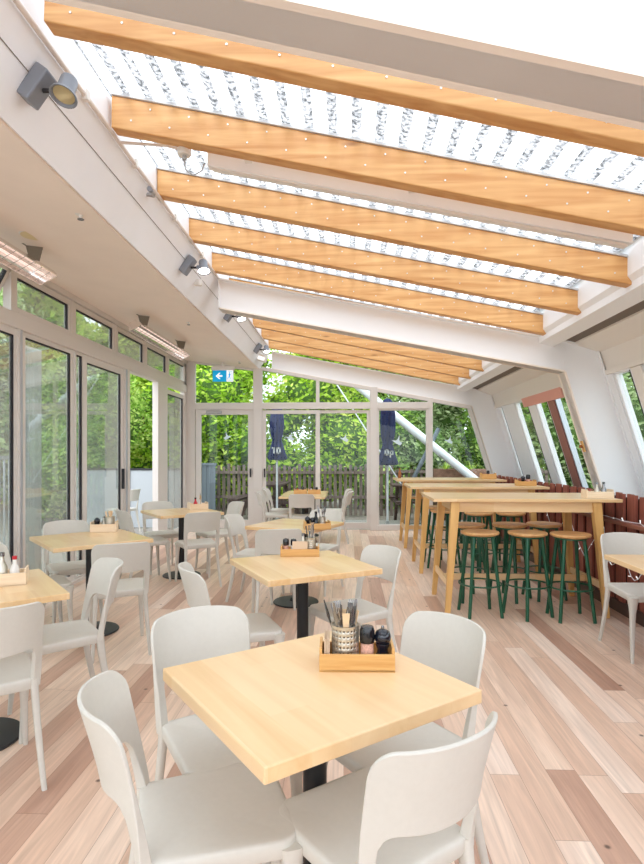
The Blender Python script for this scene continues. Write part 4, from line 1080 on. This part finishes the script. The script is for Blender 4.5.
# big grey pole outside right windows
rod('leaning_pole',(3.72,4.05,-.1),(2.95,4.55,2.9),.075,'alusilver','grey pole leaning outside the right hand windows','pole')
e=empty('brick_planter',(2.05,13.1,-.13)); MB().bb((0,0,0),(1.9,.4,1.18)).build('planter_wall',M['brick'],e); tag(e,'brown brick planter beyond the bar tables','planter')
# dark mesh screen beneath leaning pole
rod('dark_brace',(1.25,13.0,.2),(2.15,13.0,2.0),.05,'colorbond','dark slanting timber brace behind the right parasol','brace')
# left outside: frosted screens, pale wall, chair
e=empty('frosted_screen',(-5.3,10.75,-.13)); MB().bb((0,0,.10),(2.15,.012,1.22)).build('panel',M['frost'],e)
for xx in (0,1.05,2.1): MB().bb((xx-.02,-.02,0),(xx+.02,.02,1.26)).build('post',M['alusilver'],e)
MB().bb((0,-.015,1.22),(2.15,.02,1.26)).build('cap_rail',M['aludark'],e); tag(e,'frosted glass screen outside the open left door','screen')
wl=MB().bb((-6.4,-1.5,-.13),(-6.25,9.5,1.05)).build('garden_wall',M['render']); tag(wl,'low pale rendered garden wall outside the left doors','wall')
e=empty('patio_rail',(-5.0,7.2,-.13)); 
for k in range(14): MB().bb((0,k*.12-.012,.1),(.02,k*.12+.012,1.5)).build('baluster',M['alusilver'],e)
MB().bb((-.01,-.05,1.46),(.03,1.62,1.52)).build('top_rail',M['alusilver'],e); tag(e,'pale vertical bar railing outside the left glass doors','railing')
# sheer curtains outside-near doors
def curtain(Y0,Y1,X,label):
    n=60; vs=[]
    for i in range(n+1):
        y=Y0+(Y1-Y0)*i/n; x=X+.03*sin(i*1.15)+.012*sin(i*2.7)
        vs+= [(x,y,.05),(x,y,2.55)]
    o=MB().add(vs,[(2*i,2*i+2,2*i+3,2*i+1) for i in range(n)],True).build('sheer_curtain',M['curtain'],sharp=False); s=o.modifiers.new('s','SOLIDIFY'); s.thickness=.002
    tag(o,label,'curtain')
curtain(5.55,5.95,-3.35,'pale gathered curtain behind the second left glass door'); curtain(4.2,4.9,-3.35,'pale gathered curtain behind the nearest left glass door')
o=dup(chair); o.location=(-4.05,9.9,-.03); o.rotation_euler.z=1.2; tag(o,'stone grey plastic chair standing outside the open left door','chair',GR)

# trees ------------------------------------------------------------------------
def foliage_mesh(name,blobs,n,size,mat_,seed):
    rr=random.Random(seed); vs=[];fs=[]
    tot=sum(b[3]**2 for b in blobs)
    for (bx0,by0,bz0,br,sq) in blobs:
        for _ in range(int(n*br*br/tot)):
            u=Vector((rr.gauss(0,1),rr.gauss(0,1),rr.gauss(0,1))).normalized(); rad=br*(rr.uniform(.72,1.06))*(1+.13*sin(u.x*7+bx0)*cos(u.z*6+by0))
            c=Vector((bx0,by0,bz0))+Vector((u.x*rad,u.y*rad,u.z*rad*sq))
            a=Vector((rr.gauss(0,1),rr.gauss(0,1),rr.gauss(0,.6))).normalized(); b=a.cross(u+Vector((rr.gauss(0,.5),rr.gauss(0,.5),rr.gauss(0,.5))))
            if b.length<1e-3: continue
            b.normalize(); s=size*rr.uniform(.6,1.3)
            o=len(vs); vs+= [tuple(c-a*s),tuple(c+b*s*.42+u*s*.15),tuple(c+a*s),tuple(c-b*s*.42+u*s*.15)]; fs.append((o,o+1,o+2,o+3))
    me=bpy.data.meshes.new(name); me.from_pydata(vs,[],fs); me.materials.append(mat_); return me
def tree_proto(seed,mat_,H,Rd,n=9000,size=.085,low=.3):
    rr=random.Random(seed); blobs=[]
    for k in range(13):
        a=rr.uniform(0,2*pi); z=low+(H-low)*(.12+.8*k/12); q=Rd*.62*(1-.55*max(0,(z/H-.45)))
        blobs.append((cos(a)*q*rr.uniform(.3,1),sin(a)*q*rr.uniform(.3,1),z,Rd*rr.uniform(.42,.62),.85))
    e=empty('leafy_tree'); me=foliage_mesh('foliage',blobs,n,size,mat_,seed)
    f=bpy.data.objects.new('foliage',me); COL.objects.link(f); f.parent=e
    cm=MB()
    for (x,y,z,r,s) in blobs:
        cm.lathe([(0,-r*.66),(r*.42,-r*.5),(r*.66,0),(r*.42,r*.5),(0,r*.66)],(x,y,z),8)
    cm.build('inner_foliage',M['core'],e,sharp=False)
    MB().tube([(0,0,0),(.05,0,H*.3),(-.03,.03,H*.62)],[.09,.07,.03],8).build('trunk',M['bark'],e)
    return e
pA=tree_proto(3,M['leafA'],5.2,1.9,16000,.085,.2); pB=tree_proto(5,M['leafB'],5.0,1.9,15000,.08,.2); pC=tree_proto(9,M['leafC'],5.0,2.0,14000,.085,.1)
ut={}
def tr(pr,X,Y,s,label,a=0,g='leafy trees outside the glass'):
    o=pr if id(pr) not in ut else dup(pr); ut[id(pr)]=1; o.location=(X,Y,-.13); o.scale=(s,s,s); o.rotation_euler.z=a; tag(o,label,'tree',g)
tr(pA,-3.3,15.6,1.0,'bright green leafy tree behind the left hinged door')
tr(pA,-.9,15.9,.95,'bright green leafy tree behind the left sliding door and parasol',2)
tr(pA,-5.6,15.2,1.1,'bright green leafy tree past the back left corner',4)
tr(pB,.6,16.6,.95,'mid green tree behind the second sliding door',1)
tr(pC,2.6,17.0,1.0,'dull green tree behind the leaning white pole')
tr(pB,4.6,16.4,.95,'mid green tree behind the leaning right pane of the back wall',3)
tr(pC,6.9,15.6,1.0,'dull green tree beyond the far right corner',2)
tr(pB,-6.0,12.4,.75,'mid green tree above the frosted screen outside the left door',5)
tr(pA,-9.6,16.2,1.4,'tall bright green tree outside, seen through the nearest left doors',1.5)
tr(pC,-13.2,20.5,1.7,'tall dull green tree far beyond the left clerestory windows',3.5)
tr(pB,-7.0,19.5,1.5,'tall mid green tree far behind the left garden, beyond the screen',.6)
tr(pC,-9.2,12.9,1.2,'dull green tree outside, left of the frosted screen',1.1)
tr(pB,8.4,12.6,.85,'mid green tree outside the far bay of right windows',2.2)
tr(pA,9.0,9.6,.8,'bright green tree outside the middle of the right windows',5.1)
tr(pB,9.0,6.6,.8,'mid green tree outside the near bay of right windows',3.3)
tr(pC,9.0,3.6,.8,'dull green tree outside the right windows, nearest',4.1)
# low plants beyond the bar tables
def yucca(X,Y,label,sd):
    rr=random.Random(sd); e=empty('spiky_plant',(X,Y,1.02)); mb=MB()
    for k in range(26):
        a=rr.uniform(0,2*pi); t=rr.uniform(.2,1.1); L_=rr.uniform(.18,.30); d=Vector((cos(a)*sin(t),sin(a)*sin(t),cos(t)))*L_; s=Vector((-sin(a),cos(a),0))*.009
        mb.add([s*.6,-s*.6,d*.6-s,d,d*.6+s],[(0,1,2,3,4)])
    mb.build('leaves',M['leafA'],e); MB().lathe([(.04,-.02),(.05,.03)],n=10).build('crown',M['bark'],e)
    tag(e,label,'plant','spiky plants on the brick planter')
yucca(2.35,13.3,'left spiky yellow-green plant above the far bar table',1); yucca(2.95,13.3,'right spiky yellow-green plant above the far bar table',2)

# ------------------------------------------------------------ light
wd_=bpy.data.worlds.new('World'); C.world=wd_; wd_.use_nodes=True; N=wd_.node_tree.nodes; L=wd_.node_tree.links
bg=N['Background']; tc=N.new('ShaderNodeTexCoord'); sx=N.new('ShaderNodeSeparateXYZ'); L.new(tc.outputs['Generated'],sx.inputs[0])
r=N.new('ShaderNodeValToRGB'); r.color_ramp.elements[0].position=.0; r.color_ramp.elements[0].color=(.84,.90,.97,1); r.color_ramp.elements[1].position=.6; r.color_ramp.elements[1].color=(.93,.99,1.08,1)
L.new(sx.outputs[2],r.inputs['Fac']); L.new(r.outputs[0],bg.inputs['Color']); bg.inputs['Strength'].default_value=2.2
s=bpy.data.lights.new('sun','SUN'); s.energy=1.0; s.angle=radians(35); s.color=(1,.98,.95); so=bpy.data.objects.new('sun',s); COL.objects.link(so); so.rotation_euler=(radians(48),radians(-12),0)

cam=bpy.data.cameras.new('camera'); co=bpy.data.objects.new('camera',cam); COL.objects.link(co)
co.location=(0,0,EYE); co.rotation_euler=(pi/2,0,TH); cam.sensor_width=36; cam.sensor_fit='AUTO'; cam.lens=F/864*36
cam.shift_y=(HY-432)/864; cam.clip_start=.05; cam.clip_end=300
C.camera=co
C.view_settings.view_transform='Standard'; C.view_settings.look='None'; C.view_settings.gamma=1; C.view_settings.use_curve_mapping=False
C.view_settings.exposure=.42
C.cycles.use_denoising=True
try: C.cycles.denoiser='OPENIMAGEDENOISE'
except Exception: pass
C.cycles.max_bounces=12; C.cycles.diffuse_bounces=6; C.cycles.transparent_max_bounces=16; C.cycles.glossy_bounces=4
C.cycles.sample_clamp_indirect=6
